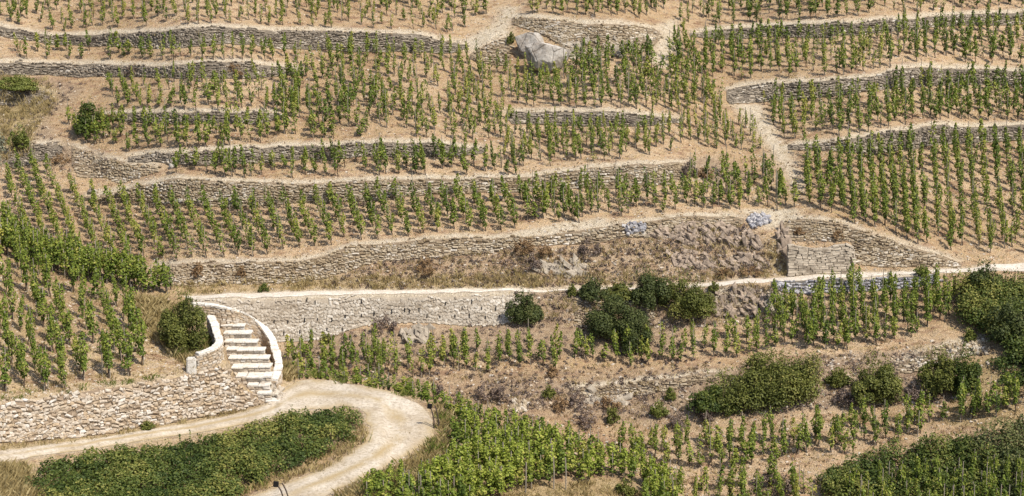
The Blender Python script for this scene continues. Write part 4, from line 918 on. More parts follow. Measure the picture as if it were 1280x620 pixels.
block('tall block under the road', HILL, 960, 1192, [(960, 396), (1000, 376), (1010, 370), (1192, 364)], [(960, 434), (1060, 437), (1120, 432), (1150, 418), (1192, 396)], 12.5, 10, 0.10, 0.98, H=2.1)
block('lower right rows', HILL, 775, 1180, [(775, 558), (860, 552), (980, 546), (1060, 538), (1180, 520)], [(775, 580), (860, 586), (920, 584), (1000, 578), (1070, 566), (1180, 540)], 14, 14, 0.15, 0.92, H=1.95, jit=0.1)
block('bottom rows right of centre', HILL, 830, 1020, [(830, 608), (1020, 606)], [(830, 660), (1020, 650)], 16, 14, 0.15, 0.75, H=2.0)
block('bushy vines at the right edge', HILL, 1200, 1300, [(1200, 516), (1300, 492)], [(1200, 530), (1240, 524), (1300, 505)], 11, 9, 0.1, 0.95, H=2.2)
block('bottom right corner rows', HILL, 1060, 1440, [(1060, 612), (1440, 600)], [(1060, 680), (1440, 680)], 14, 12, 0.1, 0.95, H=2.1)
near_poly = [(-60, 300), (0, 322), (60, 342), (120, 364), (150, 374), (170, 395), (176, 425), (202, 442), (206, 468), (160, 476), (92, 488), (-60, 500)]
block('near left block', SPUR, -60, 206, [(-60, 308), (0, 326), (60, 345), (120, 366), (180, 380), (206, 450)], [(-60, 494), (0, 489), (92, 486), (125, 476), (156, 471), (206, 467)], 25.5, 15.0, 0.42, 0.98, H=2.2, jit=0.08, poly=near_poly)
block('crest of the left spur', SPUR, -60, 214, [(-60, 270), (0, 285), (30, 305), (70, 323), (120, 342), (175, 356), (214, 365)], [(-60, 300), (0, 318), (60, 338), (120, 356), (175, 366), (214, 369)], 9, 7, 0.3, 0.95, H=1.9)
fg = [(560, 552), (585, 532), (640, 546), (700, 562), (760, 584), (850, 616), (850, 650), (790, 650), (812, 616), (770, 602), (720, 604), (650, 616), (600, 640), (560, 700), (480, 700), (505, 622), (560, 590)]
block('foreground block below the track bend', SPUR, 480, 850, off(SIL, 1), [(480, 660), (560, 655), (640, 640), (720, 620), (850, 650)], 12.5, 8.0, 0.1, 1.0, H=1.6, poly=fg)
block('vines beside the lower track', SPUR, 455, 505, [(455, 612), (505, 600)], [(455, 640), (505, 640)], 15, 10, 0.1, 0.9, H=1.3)
extra = []     # vines just behind the spur's edge, only their upper part shows
for uu in np.arange(358, 580, 8.5):
    dd = random.uniform(0.6, 2.2); extra.append((spur_back(uu + random.uniform(-3, 3), dd), random.uniform(0.75, 1.1) + 0.3 * dd)); extra.append((spur_back(uu + random.uniform(-4, 4), dd * 0.6), random.uniform(0.6, 0.9)))
for uu in np.arange(-20, 212, 7):
    dd = random.uniform(0.6, 2.0); extra.append((spur_back(uu + random.uniform(-3, 3), dd), random.uniform(1.6, 2.0)))
for uu in np.arange(585, 845, 8):
    dd = random.uniform(0.5, 1.8); extra.append((spur_back(uu + random.uniform(-3, 3), dd), random.uniform(1.2, 1.6)))

VIG = {'vines under the mortared wall': 1.08, 'lower right rows': 1.08, 'neat rows below the long wall': 1.1, 'lower right block': 1.12, 'lower right block, sparse side': 1.12, 'second right block': 1.06, 'upper right block': 1.06, 'block below the boulder': 1.0, 'tall block under the road': 1.08, 'foreground block below the track bend': 1.2, 'terrace right of the green shrub': 1.12, 'crest of the left spur': 1.25, 'near left block': 1.0}
ORD = 'first second third fourth fifth sixth seventh eighth ninth tenth eleventh twelfth thirteenth fourteenth fifteenth sixteenth seventeenth eighteenth nineteenth twentieth'.split()
def ordw(k):
    if k < 20: return ORD[k]
    k += 1; return '%d%s' % (k, 'th' if 10 <= k % 100 <= 20 else {1: 'st', 2: 'nd', 3: 'rd'}.get(k % 10, 'th'))
pos = np.zeros((len(VINES), 3)); size = np.zeros(len(VINES))
for i, (sf, a, b, h, nm, j) in enumerate(VINES):
    pos[i] = sf.pt(a, b)[0]
    vis = (4 < a < 1276) and (b - 0.5 * h * F / pos[i, 1] < 612) and b > 8
    size[i] = h * F / pos[i, 1] if vis else 0
big = set(np.argsort(-size)[:300].tolist())
# ordinals inside each row, over vines that show
rowmap = {}
for i, (sf, a, b, h, nm, j) in enumerate(VINES):
    if size[i] > 0: rowmap.setdefault((nm, j), []).append((a, i))
ordin = {}
for k, l in rowmap.items():
    for q, (a, i) in enumerate(sorted(l)): ordin[i] = q
print('VINES', len(VINES), 'rows', len(rowmap))
NM = {}
for k, (H, lv, ti, (tV, tQ, sV, sQ)) in enumerate(VARN):
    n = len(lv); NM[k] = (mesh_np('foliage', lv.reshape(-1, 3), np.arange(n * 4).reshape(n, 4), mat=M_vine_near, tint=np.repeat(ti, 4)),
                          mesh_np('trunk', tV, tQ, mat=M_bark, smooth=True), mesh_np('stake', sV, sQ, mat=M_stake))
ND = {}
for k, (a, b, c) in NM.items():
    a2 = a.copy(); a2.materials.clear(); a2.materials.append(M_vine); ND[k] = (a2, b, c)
SV, SQ, ST, BV, BQ, KV, KQ = [], [], [], [], [], [], []
nS = nB = nK = 0
def merge_vine(p, h, vig=1.0):
    global nS, nB, nK
    H, lv, ti, (tV, tQ, sV, sQ) = random.choice(VAR); a = random.uniform(0, 6.283); s = h / H; vg_ = float(fbm(np.array(p[0] * 0.13), np.array(p[1] * 0.13), 301, 2)); neat = vig > 1.05; w = (random.uniform(0.8, 1.1) * (1 + 0.2 * vg_) if neat else random.uniform(0.66, 1.25) * (1 + 0.5 * vg_)) * vig; s *= 1 + (0.08 if neat else 0.22) * vg_
    ca, sa = math.cos(a), math.sin(a); R = np.array([[ca, sa, 0], [-sa, ca, 0], [0, 0, 1]])
    sh = np.array([random.gauss(0, 0.04 if neat else 0.085), random.gauss(0, 0.04), 0])
    n = len(lv); keep = np.arange(n) if random.random() > 0.45 - 1.2 * (vig - 1) else rng.choice(n, int(n * random.uniform(0.25, 0.85)), replace=False)
    q = (lv[keep].reshape(-1, 3) @ R) * np.array([w, w, s]); q = q + q[:, 2:3] * sh + p
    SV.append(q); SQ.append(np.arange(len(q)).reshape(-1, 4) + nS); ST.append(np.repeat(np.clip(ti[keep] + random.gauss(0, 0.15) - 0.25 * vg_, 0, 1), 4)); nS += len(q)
    BV.append(tV * np.array([1, 1, s]) + p); BQ.append(tQ + nB); nB += len(tV)
    if random.random() < 0.6: KV.append(sV * np.array([1, 1, s * random.choice((1, 1, 1.12, 1.25))]) + p); KQ.append(sQ + nK); nK += len(sV)
for i, (sf, a, b, h, nm, j) in enumerate(VINES):
    if i in big:
        lab = 'green staked vine, %s from the left in row %s of the %s' % (ordw(ordin[i]), ORD[j] if j < 20 else str(j), nm)
        lab = '%s vine from left, %s row up, %s' % (ordw(ordin[i]), ordw(j), nm)
        t = thing('grape_vine', pos[i], lab, 'vine', 'staked vines of the vineyard')
        k = random.randrange(len(VARN)); s = h / 1.9; w = random.uniform(0.72, 1.28)
        t.rotation_euler = (random.gauss(0, 0.05), random.gauss(0, 0.06), random.uniform(0, 6.28)); t.scale = (w, w, s)
        w *= VIG.get(nm, 1.0) ** 0.7; t.scale = (w, w, s)
        for nn, me in zip(('foliage', 'trunk', 'stake'), NM[k] if nm.startswith(('foreground', 'vines beside')) else ND[k]): obj(nn, me, t)
    else: merge_vine(pos[i], h, VIG.get(nm, 1.0))
for p, h in extra: merge_vine(p, h)
vs_root = thing('distant_vines', (0, 120, 20), 'all the smaller green staked vines across the terraces', 'vines')
fo = child('foliage', mesh_np('foliage', np.concatenate(SV), np.concatenate(SQ), mat=M_vine, tint=np.concatenate(ST)), vs_root)
tk = child('trunks', mesh_np('trunks', np.concatenate(BV), np.concatenate(BQ), mat=M_bark), vs_root)
sk = child('stakes', mesh_np('stakes', np.concatenate(KV), np.concatenate(KQ), mat=M_stake), vs_root)
for o in (vs_root, fo, tk, sk): o['kind'] = 'stuff'

# bare stakes without a vine
for a, b, lab in [(60, 487, 'bare grey stake above the near wall, leftmost of the two without vines'), (128, 470, 'bare grey stake above the near wall, right of the other one'), (657, 619, 'bare stake at the bottom edge beside the small bushy vine'), (692, 612, 'bare stake in front of the foreground vines'), (1147, 545, 'bare stake between vines in the lower right rows'), (707, 612, 'bare stake right of the other at the foreground vines')]:
    sf = HILL if a > 900 else SPUR
    V, Q = tube([(0, 0, -0.2), (0.02, 0, 0.9), (random.uniform(-.05, .05), 0, 1.85)], 0.035, 6)
    o = obj('wooden_stake', mesh_np('wooden_stake', V, Q, mat=M_stake), None, sf.p1(a, b)); tag(o, lab, 'stake', 'bare stakes')

# ------------------------------------------------------------------ shrubs
def blob_leaves(cent, rad, n, leaf, up=0.35, inner=0.55):
    d = rng.normal(0, 1, (n, 3)); d /= np.linalg.norm(d, axis=1)[:, None]
    d[:, 2] = np.where(d[:, 2] < -0.35, -d[:, 2], d[:, 2])
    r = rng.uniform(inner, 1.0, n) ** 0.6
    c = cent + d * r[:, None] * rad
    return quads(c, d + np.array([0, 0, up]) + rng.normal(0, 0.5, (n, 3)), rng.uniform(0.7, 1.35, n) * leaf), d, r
def shrub(name, label, surf, uu, vv, w, h, mat, leaf=0.12, dens=1.0, cat='shrub', group='shrubs on the slope', lobes=12, stems=True, depth=0.8):
    g = np.array(surf.p1(uu, vv)); sc = g[1] / F; rx = w * sc / 2; rz = h * sc; ry = rx * depth
    root = thing(name, g, label, cat, group); Vs, Ts = [], []; p1_, p2_ = random.uniform(0, 6.28), random.uniform(0, 6.28)
    lim = lambda a: 0.86 + 0.13 * math.sin(2 * a + p1_) + 0.11 * math.sin(3 * a + p2_)
    for k in range(lobes * 2):
        a = random.uniform(0, 6.283); q = math.sqrt(random.random()) * lim(a); zz = random.uniform(0.15, 0.9) * (1 - 0.5 * q) * lim(a * 0.7 + 1)
        c = np.array([math.cos(a) * q * rx, math.sin(a) * q * ry, zz * rz]); s = random.uniform(0.12, 0.34)
        rad = np.array([rx * s * 1.15, ry * s * 1.15, rz * s * 0.85])
        # follow the slope: lobes further back sit higher
        c[2] += max(-0.2, min(0.5 * c[1] * 0.5, rz * 0.4))
        area = 12.5 * ((rad[0] * rad[1]) ** 0.8 + 2 * (rad[0] * rad[2]) ** 0.8) / 3
        n = max(24, int(dens * area * 0.62 / leaf ** 2)); n = min(n, 2200)
        V, d, r = blob_leaves(c, rad, n, leaf)
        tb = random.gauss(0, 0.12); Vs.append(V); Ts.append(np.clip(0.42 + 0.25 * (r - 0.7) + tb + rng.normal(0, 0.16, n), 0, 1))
    for k in range(lobes * 3):                 # loose shoots breaking the outline
        a = random.uniform(0, 6.283); e = random.uniform(0.2, 1.45); d_ = np.array([math.cos(a) * math.cos(e) * rx, math.sin(a) * math.cos(e) * ry, math.sin(e) * rz])
        f = rng.uniform(0.7, random.uniform(0.98, 1.22), 12); c = d_[None] * f[:, None] + rng.normal(0, leaf * 0.5, (12, 3)); c[:, 2] += np.clip(0.25 * c[:, 1], -0.2, rz * 0.4)
        Vs.append(quads(c, rng.normal(0, 1, (12, 3)) + np.array([0, 0, 0.6]), leaf * rng.uniform(0.7, 1.2, 12))); Ts.append(np.clip(rng.normal(0.6, 0.15, 12), 0, 1))
    V = np.concatenate(Vs); V[..., 2] = np.maximum(V[..., 2], -0.25); n = len(V)
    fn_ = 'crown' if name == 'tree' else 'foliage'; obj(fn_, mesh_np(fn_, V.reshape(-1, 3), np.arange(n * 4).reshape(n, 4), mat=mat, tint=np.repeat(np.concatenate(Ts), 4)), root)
    if name == 'tree':
        V, Q = tube([(0, 0, -0.3), (0.05, 0, rz * 0.3), (0.1, 0.05, rz * 0.75)], [0.13, 0.10, 0.04], 7); obj('trunk', mesh_np('trunk', V, Q, mat=M_bark), root)
    if stems:
        for k in range(4):
            a = random.uniform(0, 6.283); V, Q = tube([(0, 0, -0.2), (math.cos(a) * rx * 0.25, math.sin(a) * ry * 0.25, rz * 0.35), (math.cos(a) * rx * 0.6, math.sin(a) * ry * 0.6, rz * 0.72)], [0.04, 0.03, 0.012], 5)
            st_ = 'limb' if name == 'tree' else 'stem'; obj(st_, mesh_np(st_, V, Q, mat=M_bark), root)
    return root
def thicket(name, label, surf, poly, n, rad, hgt, mat, leaf, per, cat='thicket', group='dense thickets', seed=0, hvar=0.5):
    """tangle of clumps spread over a piece of ground"""
    pu = np.array([p[0] for p in poly], float); pv = np.array([p[1] for p in poly], float)
    a = rng.uniform(pu.min(), pu.max(), n * 6); b = rng.uniform(pv.min(), pv.max(), n * 6); k = inpoly(a, b, poly); a = a[k][:n]; b = b[k][:n]; n = len(a)
    P = surf.pt(a, b); root = thing(name, P[np.argmin(P[:, 1])], label, cat, group)
    hn = fbm(P[:, 0] * 0.45, P[:, 1] * 0.45, 130 + seed, 3); Vs, Ts = [], []
    for i in range(n):
        s = random.uniform(0.7, 1.3); top = hgt * (1 + hvar * 2 * hn[i]) * random.uniform(0.75, 1.15)
        R = np.array([rad * s, rad * s, max(0.25, top * 0.62)])
        V, d, r = blob_leaves(P[i] + np.array([0, 0, max(0.1, top - R[2])]), R, per, leaf, 0.5)
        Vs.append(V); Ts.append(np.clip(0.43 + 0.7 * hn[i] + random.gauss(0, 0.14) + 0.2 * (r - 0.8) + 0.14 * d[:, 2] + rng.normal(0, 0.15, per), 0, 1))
    for i in range(n // 3):                    # tall shoots
        q = P[random.randrange(n)]; t_ = hgt * random.uniform(0.8, 1.45); ln = rng.normal(0, 0.18, 2); f = rng.uniform(0.4, 1, 14)
        c = q + np.stack([ln[0] * f * t_, ln[1] * f * t_, f * t_], 1) + rng.normal(0, leaf * 0.6, (14, 3)); Vs.append(quads(c, rng.normal(0, 1, (14, 3)) + np.array([0, 0, 0.5]), leaf * rng.uniform(0.7, 1.3, 14))); Ts.append(np.clip(rng.normal(0.55, 0.2, 14), 0, 1))
    V = np.concatenate(Vs); m = len(V)
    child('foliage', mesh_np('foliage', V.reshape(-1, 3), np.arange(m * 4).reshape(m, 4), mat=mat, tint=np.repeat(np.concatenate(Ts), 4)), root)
    for i in range(min(6, n)):
        q = P[random.randrange(n)]; V, Q = tube([q + np.array([0, 0, -0.2]), q + np.array([0.1, 0, hgt * 0.5]), q + np.array([random.uniform(-.4, .4), 0.1, hgt * 0.95])], [0.03, 0.025, 0.01], 5)
        child('stem', mesh_np('stem', V, Q, mat=M_bark), root)
    return root
thicket('bramble_thicket', 'wide dark green bramble thicket inside the bend of the near track', SPUR, [(30, 602), (100, 582), (200, 568), (300, 551), (340, 538), (370, 526), (430, 522), (446, 534), (438, 552), (400, 575), (350, 595), (310, 612), (280, 640), (60, 640)], 620, 0.5, 0.85, M_bramble, 0.10, 95, seed=1, hvar=0.28)
thicket('bush_thicket', 'large dark green mass of bushes at the right edge under the road', HILL, [(1192, 372), (1215, 368), (1290, 362), (1360, 366), (1360, 470), (1290, 470), (1262, 452), (1245, 428), (1215, 418), (1200, 400)], 470, 0.75, 1.5, M_bramble, 0.13, 95, seed=2)
shrub('tree', 'round dark tree top rising above the road at the right edge', HILL, 1228, 372, 52, 46, M_dark, 0.12, 1.0, 'tree', lobes=16)
shrub('bush', 'dark bush in the lower corner of the right edge mass', HILL, 1268, 432, 60, 62, M_dark, 0.12, 1.0, lobes=14)
thicket('bush_thicket', 'dark green mass of bushes along the bottom right edge', HILL, [(1022, 608), (1060, 590), (1110, 572), (1180, 560), (1225, 560), (1240, 590), (1230, 640), (1040, 640)], 240, 0.6, 1.35, M_bramble, 0.12, 95, seed=3)
thicket('bush_thicket', 'darkest bushes in the bottom right corner', HILL, [(1215, 568), (1240, 548), (1300, 525), (1330, 540), (1330, 640), (1225, 640)], 150, 0.6, 1.3, M_dark, 0.12, 95, seed=4)
thicket('bush_thicket', 'green bushes below the big mass at the right edge', HILL, [(1240, 455), (1300, 440), (1320, 480), (1260, 490)], 60, 0.55, 0.9, M_bramble, 0.12, 80, seed=5)
thicket('olive_shrub', 'largest olive green shrub spreading beneath the vines right of centre', HILL, [(872, 508), (900, 496), (945, 480), (1000, 478), (1025, 494), (1010, 512), (960, 520), (890, 520)], 230, 0.6, 2.1, M_olive, 0.11, 95, 'shrub', 'shrubs on the slope', seed=6)
SH = [
 ('shrub', 'tall grey-green shrub at the top left of the steps', SPUR, 233, 438, 64, 74, M_olive, 0.085),
 ('round_bush', 'round dark bush beside the right end of the mortared wall', HILL, 655, 400, 42, 40, M_dark, 0.10),
 ('shrub', 'small dark shrub on the road edge, left of the thicket', HILL, 715, 370, 12, 14, M_olive, 0.09),
 ('shrub', 'low dark shrub on the road edge above the broken pier', HILL, 742, 374, 36, 26, M_dark, 0.10),
 ('shrub', 'flat rusty green shrub between road edge and broken wall', HILL, 776, 376, 46, 22, M_olive, 0.10),
 ('shrub', 'tallest dark shrub standing on the road edge in the middle', HILL, 813, 382, 56, 46, M_dark, 0.10),
 ('shrub', 'olive brown shrub right of the tallest road edge shrub', HILL, 858, 392, 66, 54, M_olive, 0.10),
 ('shrub', 'large dark olive shrub hanging below the broken wall', HILL, 772, 424, 86, 60, M_dark, 0.10),
 ('shrub', 'dark olive shrub behind the vines under the broken wall', HILL, 797, 438, 46, 46, M_dark, 0.10),
 ('shrub', 'small olive shrub at the right end of the road edge shrubs', HILL, 892, 364, 16, 11, M_olive, 0.09),
 ('shrub', 'round olive shrub left of the pale rubble spill', HILL, 1093, 502, 64, 62, M_olive, 0.11),
 ('shrub', 'left olive half of the paired shrubs on the right', HILL, 1174, 492, 54, 58, M_olive, 0.11),
 ('shrub', 'right dark green half of the paired shrubs on the right', HILL, 1206, 490, 44, 56, M_bramble, 0.11),
 ('shrub', 'low left skirt of olive scrub beside the largest olive shrub', HILL, 892, 514, 58, 34, M_bramble, 0.11),
 ('shrub', 'taller olive head behind the largest olive shrub', HILL, 968, 486, 78, 50, M_olive, 0.11),
 ('shrub', 'small olive shrub between the largest and the round one', HILL, 1048, 482, 30, 20, M_olive, 0.10),
 ('shrub', 'green shrub on the upper left terrace end', HILL, 112, 164, 48, 36, M_bramble, 0.12),
 ('shrub', 'yellow green bush at the left edge above the tumbled wall', HILL, 25, 188, 26, 30, M_weed, 0.12),
 ('shrub', 'grey green bush cut off by the left edge', HILL, -4, 222, 28, 76, M_grey, 0.12),
 ('grass_mound', 'grassy brown mound at the left edge above grey stones', HILL, 20, 110, 56, 14, M_weed, 0.12),
 ('shrub', 'round olive bush growing on the pale boulder', HILL, 669, 66, 13, 14, M_olive, 0.09),
 ('shrub', 'small green bush at the left shoulder of the boulder', HILL, 638, 56, 12, 15, M_olive, 0.09),
 ('shrub', 'small green tuft at the wall foot beside the road, left', HILL, 330, 364, 13, 9, M_bramble, 0.09),
 ('shrub', 'yellow green grass clump beside the road above the vines', HILL, 1152, 344, 20, 12, M_weed, 0.10),
 ('shrub', 'green weed clump on the near wall foot', SPUR, 184, 538, 18, 9, M_olive, 0.08),
 ('shrub', 'green brown shrub at the foot of the mortared wall', HILL, 408, 428, 16, 11, M_olive, 0.09),
 ('shrub', 'dark round shrub alone in the scrub above foreground vines', HILL, 765, 530, 20, 22, M_olive, 0.10),
 ('shrub', 'bright weeds left of the biggest olive shrub, upper', HILL, 822, 520, 24, 18, M_weed, 0.10),
 ('shrub', 'bright weeds left of the biggest olive shrub, lower', HILL, 838, 500, 14, 16, M_weed, 0.10),
 ('shrub', 'small green shrub near the loose rubble patch', HILL, 686, 498, 16, 14, M_olive, 0.10),
 ('shrub', 'yellowish weed bush at the bottom edge of foreground vines', SPUR, 783, 618, 26, 20, M_olive, 0.09),
 ('shrub', 'yellow flowering weed at the foot of the right edge mass', HILL, 1212, 424, 18, 14, M_weed, 0.10),
]
for s in SH: shrub(*s, lobes=9 if s[5] < 30 else 20, stems=s[5] > 24)
DEADL = [(248, 346, 16, 20, 1, 'dry shrub on the left end of the long tan wall'), (302, 346, 12, 14, 1, 'dry tuft midway along the left part of the long tan wall'), (535, 342, 30, 20, 1, 'dry shrub spreading under the middle of the long tan wall'), (655, 318, 30, 22, 1, 'dry shrub on the long tan wall left of the white stone scatter'), (682, 322, 24, 16, 1, 'dry shrub beneath the long tan wall, right of its twin'), (738, 322, 30, 26, 0, 'leafless shrub below the white stone scatter'), (664, 338, 22, 20, 0, 'leafless shrub low on the bank above the round dark bush'), (76, 204, 26, 12, 1, 'dry patch above the slumped wall at the left'), (862, 220, 22, 20, 0, 'leafless shrub at the right end of the long terrace wall'), (882, 222, 24, 12, 1, 'dry patch right of the long terrace wall end'), (480, 416, 30, 26, 0, 'leafless shrub at the foot of the mortared wall'), (1000, 294, 14, 8, 1, 'dry tuft on top of the wall left of the flat coursed one'), (1048, 300, 18, 12, 1, 'dry shrub just above the flat coursed wall'), (605, 500, 30, 22, 0, 'leafless shrub beyond the track bend, left of its neighbour'), (626, 506, 24, 24, 0, 'leafless shrub beyond the track bend, right of its neighbour'), (548, 492, 14, 12, 0, 'tiny leafless tuft nearest the track edge'), (720, 512, 24, 26, 0, 'leafless shrub under the left end of the low broken wall'), (730, 532, 34, 24, 0, 'leafless shrub directly behind the foreground vines'), (700, 516, 20, 20, 1, 'dry shrub left of the low broken wall'), (760, 512, 30, 18, 1, 'dry shrub under the middle of the low broken wall'), (850, 536, 30, 22, 0, 'leafless shrub below the left end of the biggest olive shrub'), (885, 528, 22, 18, 0, 'leafless shrub touching the foot of the biggest olive shrub'), (970, 612, 60, 26, 0, 'spreading leafless shrub at the bottom edge beside the dark thicket'), (1060, 506, 40, 24, 0, 'leafless shrub between the biggest olive shrub and the round one'), (1150, 500, 36, 26, 0, 'leafless shrub left of the paired shrubs'), (940, 345, 28, 12, 1, 'dry tuft at the roadside near the flat coursed wall'), (905, 346, 22, 12, 1, 'dry tuft at the roadside left of the tuft by the flat coursed wall'), (140, 150, 14, 12, 1, 'dry bush beside the green shrub at the upper left'), (295, 92, 26, 12, 1, 'dry shrub on the second wall from the top'), (165, 94, 24, 12, 0, 'leafless shrub on the left part of the second wall'), (690, 470, 20, 12, 1, 'dry tuft above the low broken stone wall')]
for i, (a, b, w, h, m, q) in enumerate(DEADL):
    sf = SPUR if (a < 100 and b > 550) else HILL
    place = ('rusty brown ' if m else 'grey mauve ') + q
    shrub('dry_shrub', place, sf, a, b, w, h, M_rust if m else M_dead, 0.085, 0.55, 'shrub', 'dry leafless shrubs', lobes=7, stems=False)

# ------------------------------------------------------------------ uncountable ground cover
def scatter(poly, n):
    pu = np.array([p[0] for p in poly], float); pv = np.array([p[1] for p in poly], float)
    a = rng.uniform(pu.min(), pu.max(), n); b = rng.uniform(pv.min(), pv.max(), n); k = inpoly(a, b, poly); return a[k], b[k]
def cover(name, label, jobs, mat, blade=False):
    Vs, Ts = [], []
    for surf, poly, n, per, rad, hgt, leaf in jobs:
        a, b = scatter(poly, n); P = surf.pt(a, b)
        P = np.repeat(P, per, 0); m = len(P); hs = np.repeat(rng.uniform(0.5, 1.4, len(a)), per)
        if blade:
            o = rng.normal(0, rad, (m, 2)); P[:, :2] += o; L = hgt * hs * rng.uniform(0.6, 1.2, m); ln = rng.normal(0, 0.4, (m, 2)); wv = rng.uniform(0, 6.283, m)
            d = np.stack([np.cos(wv), np.sin(wv), 0 * wv], 1) * leaf / 2; tip = P + np.stack([ln[:, 0] * L, ln[:, 1] * L, L], 1); mid = P + np.stack([ln[:, 0] * L * 0.3, ln[:, 1] * L * 0.3, L * 0.55], 1)
            Vs.append(np.stack([P - np.array([0, 0, 0.05]) - d, P - np.array([0, 0, 0.05]) + d, mid + d * 0.7, tip], 1))
        else:
            d = rng.normal(0, 1, (m, 3)); d /= np.linalg.norm(d, axis=1)[:, None]; d[:, 2] = np.abs(d[:, 2])
            c = P + d * np.stack([rad * hs, rad * hs, hgt * hs], 1) * rng.uniform(0.3, 1, m)[:, None]
            Vs.append(quads(c, d + rng.normal(0, 0.6, (m, 3)), leaf * rng.uniform(0.6, 1.3, m)))
        Ts.append(np.repeat(np.clip(np.repeat(rng.normal(0.45, 0.2, len(a)), per) + rng.normal(0, 0.15, m), 0, 1), 4))
    V = np.concatenate(Vs); m = len(V)
    o = obj(name, mesh_np(name, V.reshape(-1, 3), np.arange(m * 4).reshape(m, 4), mat=mat, tint=np.concatenate(Ts)))
    tag(o, label, name.replace('_', ' '), kind='stuff')
allh = [(0, 0), (1280, 0), (1280, 345), (880, 350), (640, 358), (230, 366), (0, 330)]
lowh = [(352, 440), (900, 450), (1000, 435), (1200, 420), (1280, 470), (1280, 620), (780, 620), (640, 540), (460, 478)]
sp_v = [(0, 320), (120, 362), (210, 372), (262, 440), (240, 468), (100, 490), (0, 504)]
verge = [(545, 505), (572, 528), (565, 560), (560, 590), (500, 615), (440, 630), (410, 625), (470, 596), (520, 572), (548, 546)]
verge2 = [(0, 556), (140, 545), (260, 522), (320, 509), (322, 513), (250, 528), (90, 555), (0, 566)]
verge3 = [(420, 520), (455, 530), (462, 545), (440, 568), (400, 590), (330, 612), (300, 622), (290, 615), (380, 580), (430, 550)]
cover('dry_scrub', 'low dead grey and brown scrub dotted over banks and terraces', [
    (HILL, bank, 1100, 26, 0.22, 0.28, 0.085), (HILL, [(830, 290), (935, 284), (975, 335), (850, 345)], 220, 26, 0.25, 0.3, 0.085), (HILL, bank2, 500, 26, 0.25, 0.28, 0.085), (HILL, bank3, 900, 26, 0.25, 0.28, 0.085),
    (HILL, [(352, 430), (440, 412), (650, 403), (850, 412), (900, 440), (900, 470), (640, 530), (460, 478), (352, 450)], 900, 24, 0.2, 0.22, 0.085),
    (HILL, [(0, 92), (110, 105), (60, 150), (90, 185), (150, 200), (90, 215), (0, 220)], 300, 24, 0.25, 0.25, 0.09)], M_dead)
cover('rusty_weeds', 'rust coloured dead weeds between the vines', [
    (HILL, allh, 5200, 9, 0.16, 0.09, 0.075), (HILL, lowh, 2200, 11, 0.16, 0.12, 0.075), (HILL, bank, 500, 20, 0.2, 0.22, 0.08), (SPUR, sp_v, 300, 10, 0.12, 0.1, 0.07)], M_rust)
cover('dry_grass', 'straw yellow dry grass on verges and banks', [
    (HILL, [(215, 352), (640, 340), (870, 345), (985, 335), (985, 344), (640, 360), (215, 367)], 900, 14, 0.18, 0.32, 0.035), (HILL, bank, 700, 12, 0.2, 0.3, 0.035), (HILL, bank2, 300, 12, 0.2, 0.3, 0.035),
    (HILL, [(0, 92), (60, 100), (75, 125), (45, 165), (40, 195), (0, 200)], 400, 14, 0.2, 0.4, 0.04), (HILL, lowh, 900, 10, 0.2, 0.25, 0.035), (HILL, allh, 1500, 8, 0.15, 0.18, 0.035),
    (SPUR, [(160, 372), (208, 370), (258, 436), (262, 450), (240, 468), (200, 430), (172, 412)], 600, 16, 0.15, 0.4, 0.03), (SPUR, verge, 1000, 16, 0.16, 0.38, 0.03), (SPUR, verge2, 420, 14, 0.15, 0.28, 0.03), (SPUR, verge3, 500, 14, 0.15, 0.3, 0.03), (SPUR, [(480, 505), (512, 518), (512, 545), (478, 572), (430, 595), (390, 612), (375, 608), (440, 575), (485, 545), (490, 525)], 420, 8, 0.2, 0.07, 0.03),
    (SPUR, sp_v, 400, 10, 0.15, 0.2, 0.03), (SPUR, [(620, 610), (760, 598), (850, 640), (600, 640)], 300, 12, 0.15, 0.25, 0.03), (SPUR, [(350, 458), (366, 455), (368, 474), (352, 478)], 90, 14, 0.15, 0.4, 0.03), (SPUR, [(-30, 580), (30, 584), (40, 604), (70, 640), (-30, 640)], 900, 14, 0.15, 0.42, 0.03)], M_straw, True)
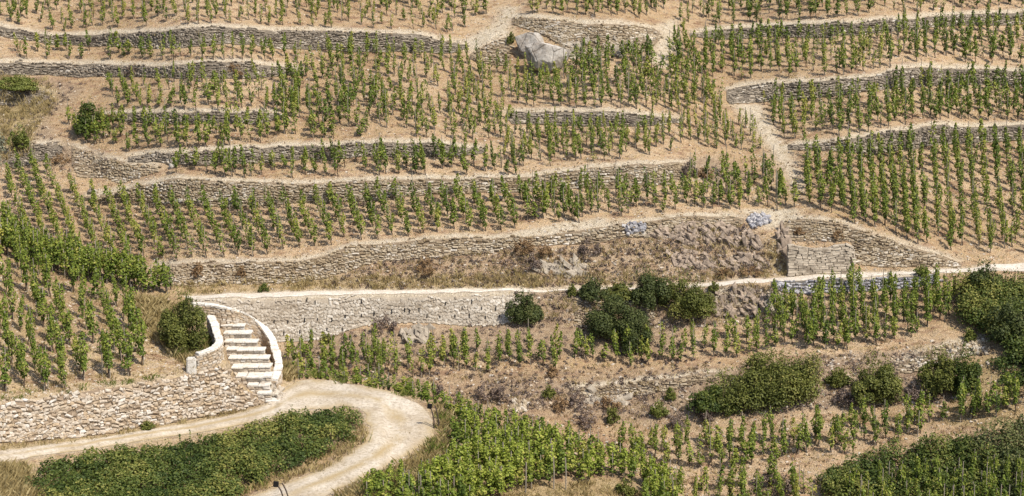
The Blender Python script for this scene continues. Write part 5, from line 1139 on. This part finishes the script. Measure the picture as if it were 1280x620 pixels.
cover('green_weeds', 'yellowish green grass and weeds beside the near track', [
    (SPUR, verge, 260, 22, 0.18, 0.35, 0.035), (SPUR, [(350, 462), (366, 458), (420, 474), (500, 490), (548, 508), (540, 512), (480, 488), (400, 476)], 200, 14, 0.15, 0.3, 0.035), (SPUR, [(0, 488), (60, 488), (120, 480), (210, 470), (240, 467), (190, 478), (90, 491), (0, 504)], 160, 16, 0.15, 0.2, 0.03), (SPUR, [(205, 425), (262, 425), (262, 445), (215, 448)], 140, 18, 0.15, 0.35, 0.03), (SPUR, [(20, 585), (340, 535), (440, 512), (452, 530), (440, 560), (300, 620), (60, 625)], 260, 14, 0.25, 0.42, 0.018)], M_weed, True)
def pebbles(jobs):
    Vs, Qs, Ts = [], [], []; k = 0
    for surf, poly, n, s0, s1 in jobs:
        a, b = scatter(poly, n); P = surf.pt(a, b); n = len(P); sz = rng.uniform(s0, s1, n) * rng.uniform(0.5, 1, n)
        Nn = rng.normal(0, 0.3, (n, 3)) + np.array([0, -0.2, 1]); Nn /= np.linalg.norm(Nn, axis=1)[:, None]; T = np.cross(Nn, rng.normal(0, 1, (n, 3))); T /= np.linalg.norm(T, axis=1)[:, None]
        V, Q = box_geo(P, T, np.cross(Nn, T), Nn, sz * 1.3, sz, sz * 0.5, jit=0.25, chamfer=0.3); Vs.append(V); Qs.append(Q + k); k += len(V); Ts.append(np.repeat(rng.uniform(0.05, 0.85, n), 12))
    o = obj('loose_pebbles', mesh_np('loose_pebbles', np.concatenate(Vs), np.concatenate(Qs), mat=STONE['near'], tint=np.concatenate(Ts))); tag(o, 'small loose stones strewn over the soil', 'pebbles', kind='stuff')
pebbles([(HILL, allh, 14000, 0.06, 0.19), (HILL, lowh, 2600, 0.08, 0.25), (HILL, bank, 700, 0.08, 0.25), (HILL, bank2, 500, 0.08, 0.25), (HILL, bank3, 600, 0.08, 0.25), (SPUR, sp_v, 1600, 0.06, 0.18), (SPUR, trk_poly, 4500, 0.03, 0.12), (SPUR, verge, 300, 0.05, 0.15)])
print('DEPTH', [[round(float(HILL.p1(a, b).y)) for a in (0, 300, 640, 1000, 1280)] for b in (0, 100, 200, 300, 430, 500, 600)], [[round(float(SPUR.p1(a, b).y)) for a in (0, 100, 300, 500)] for b in (300, 400, 500, 560, 620)])
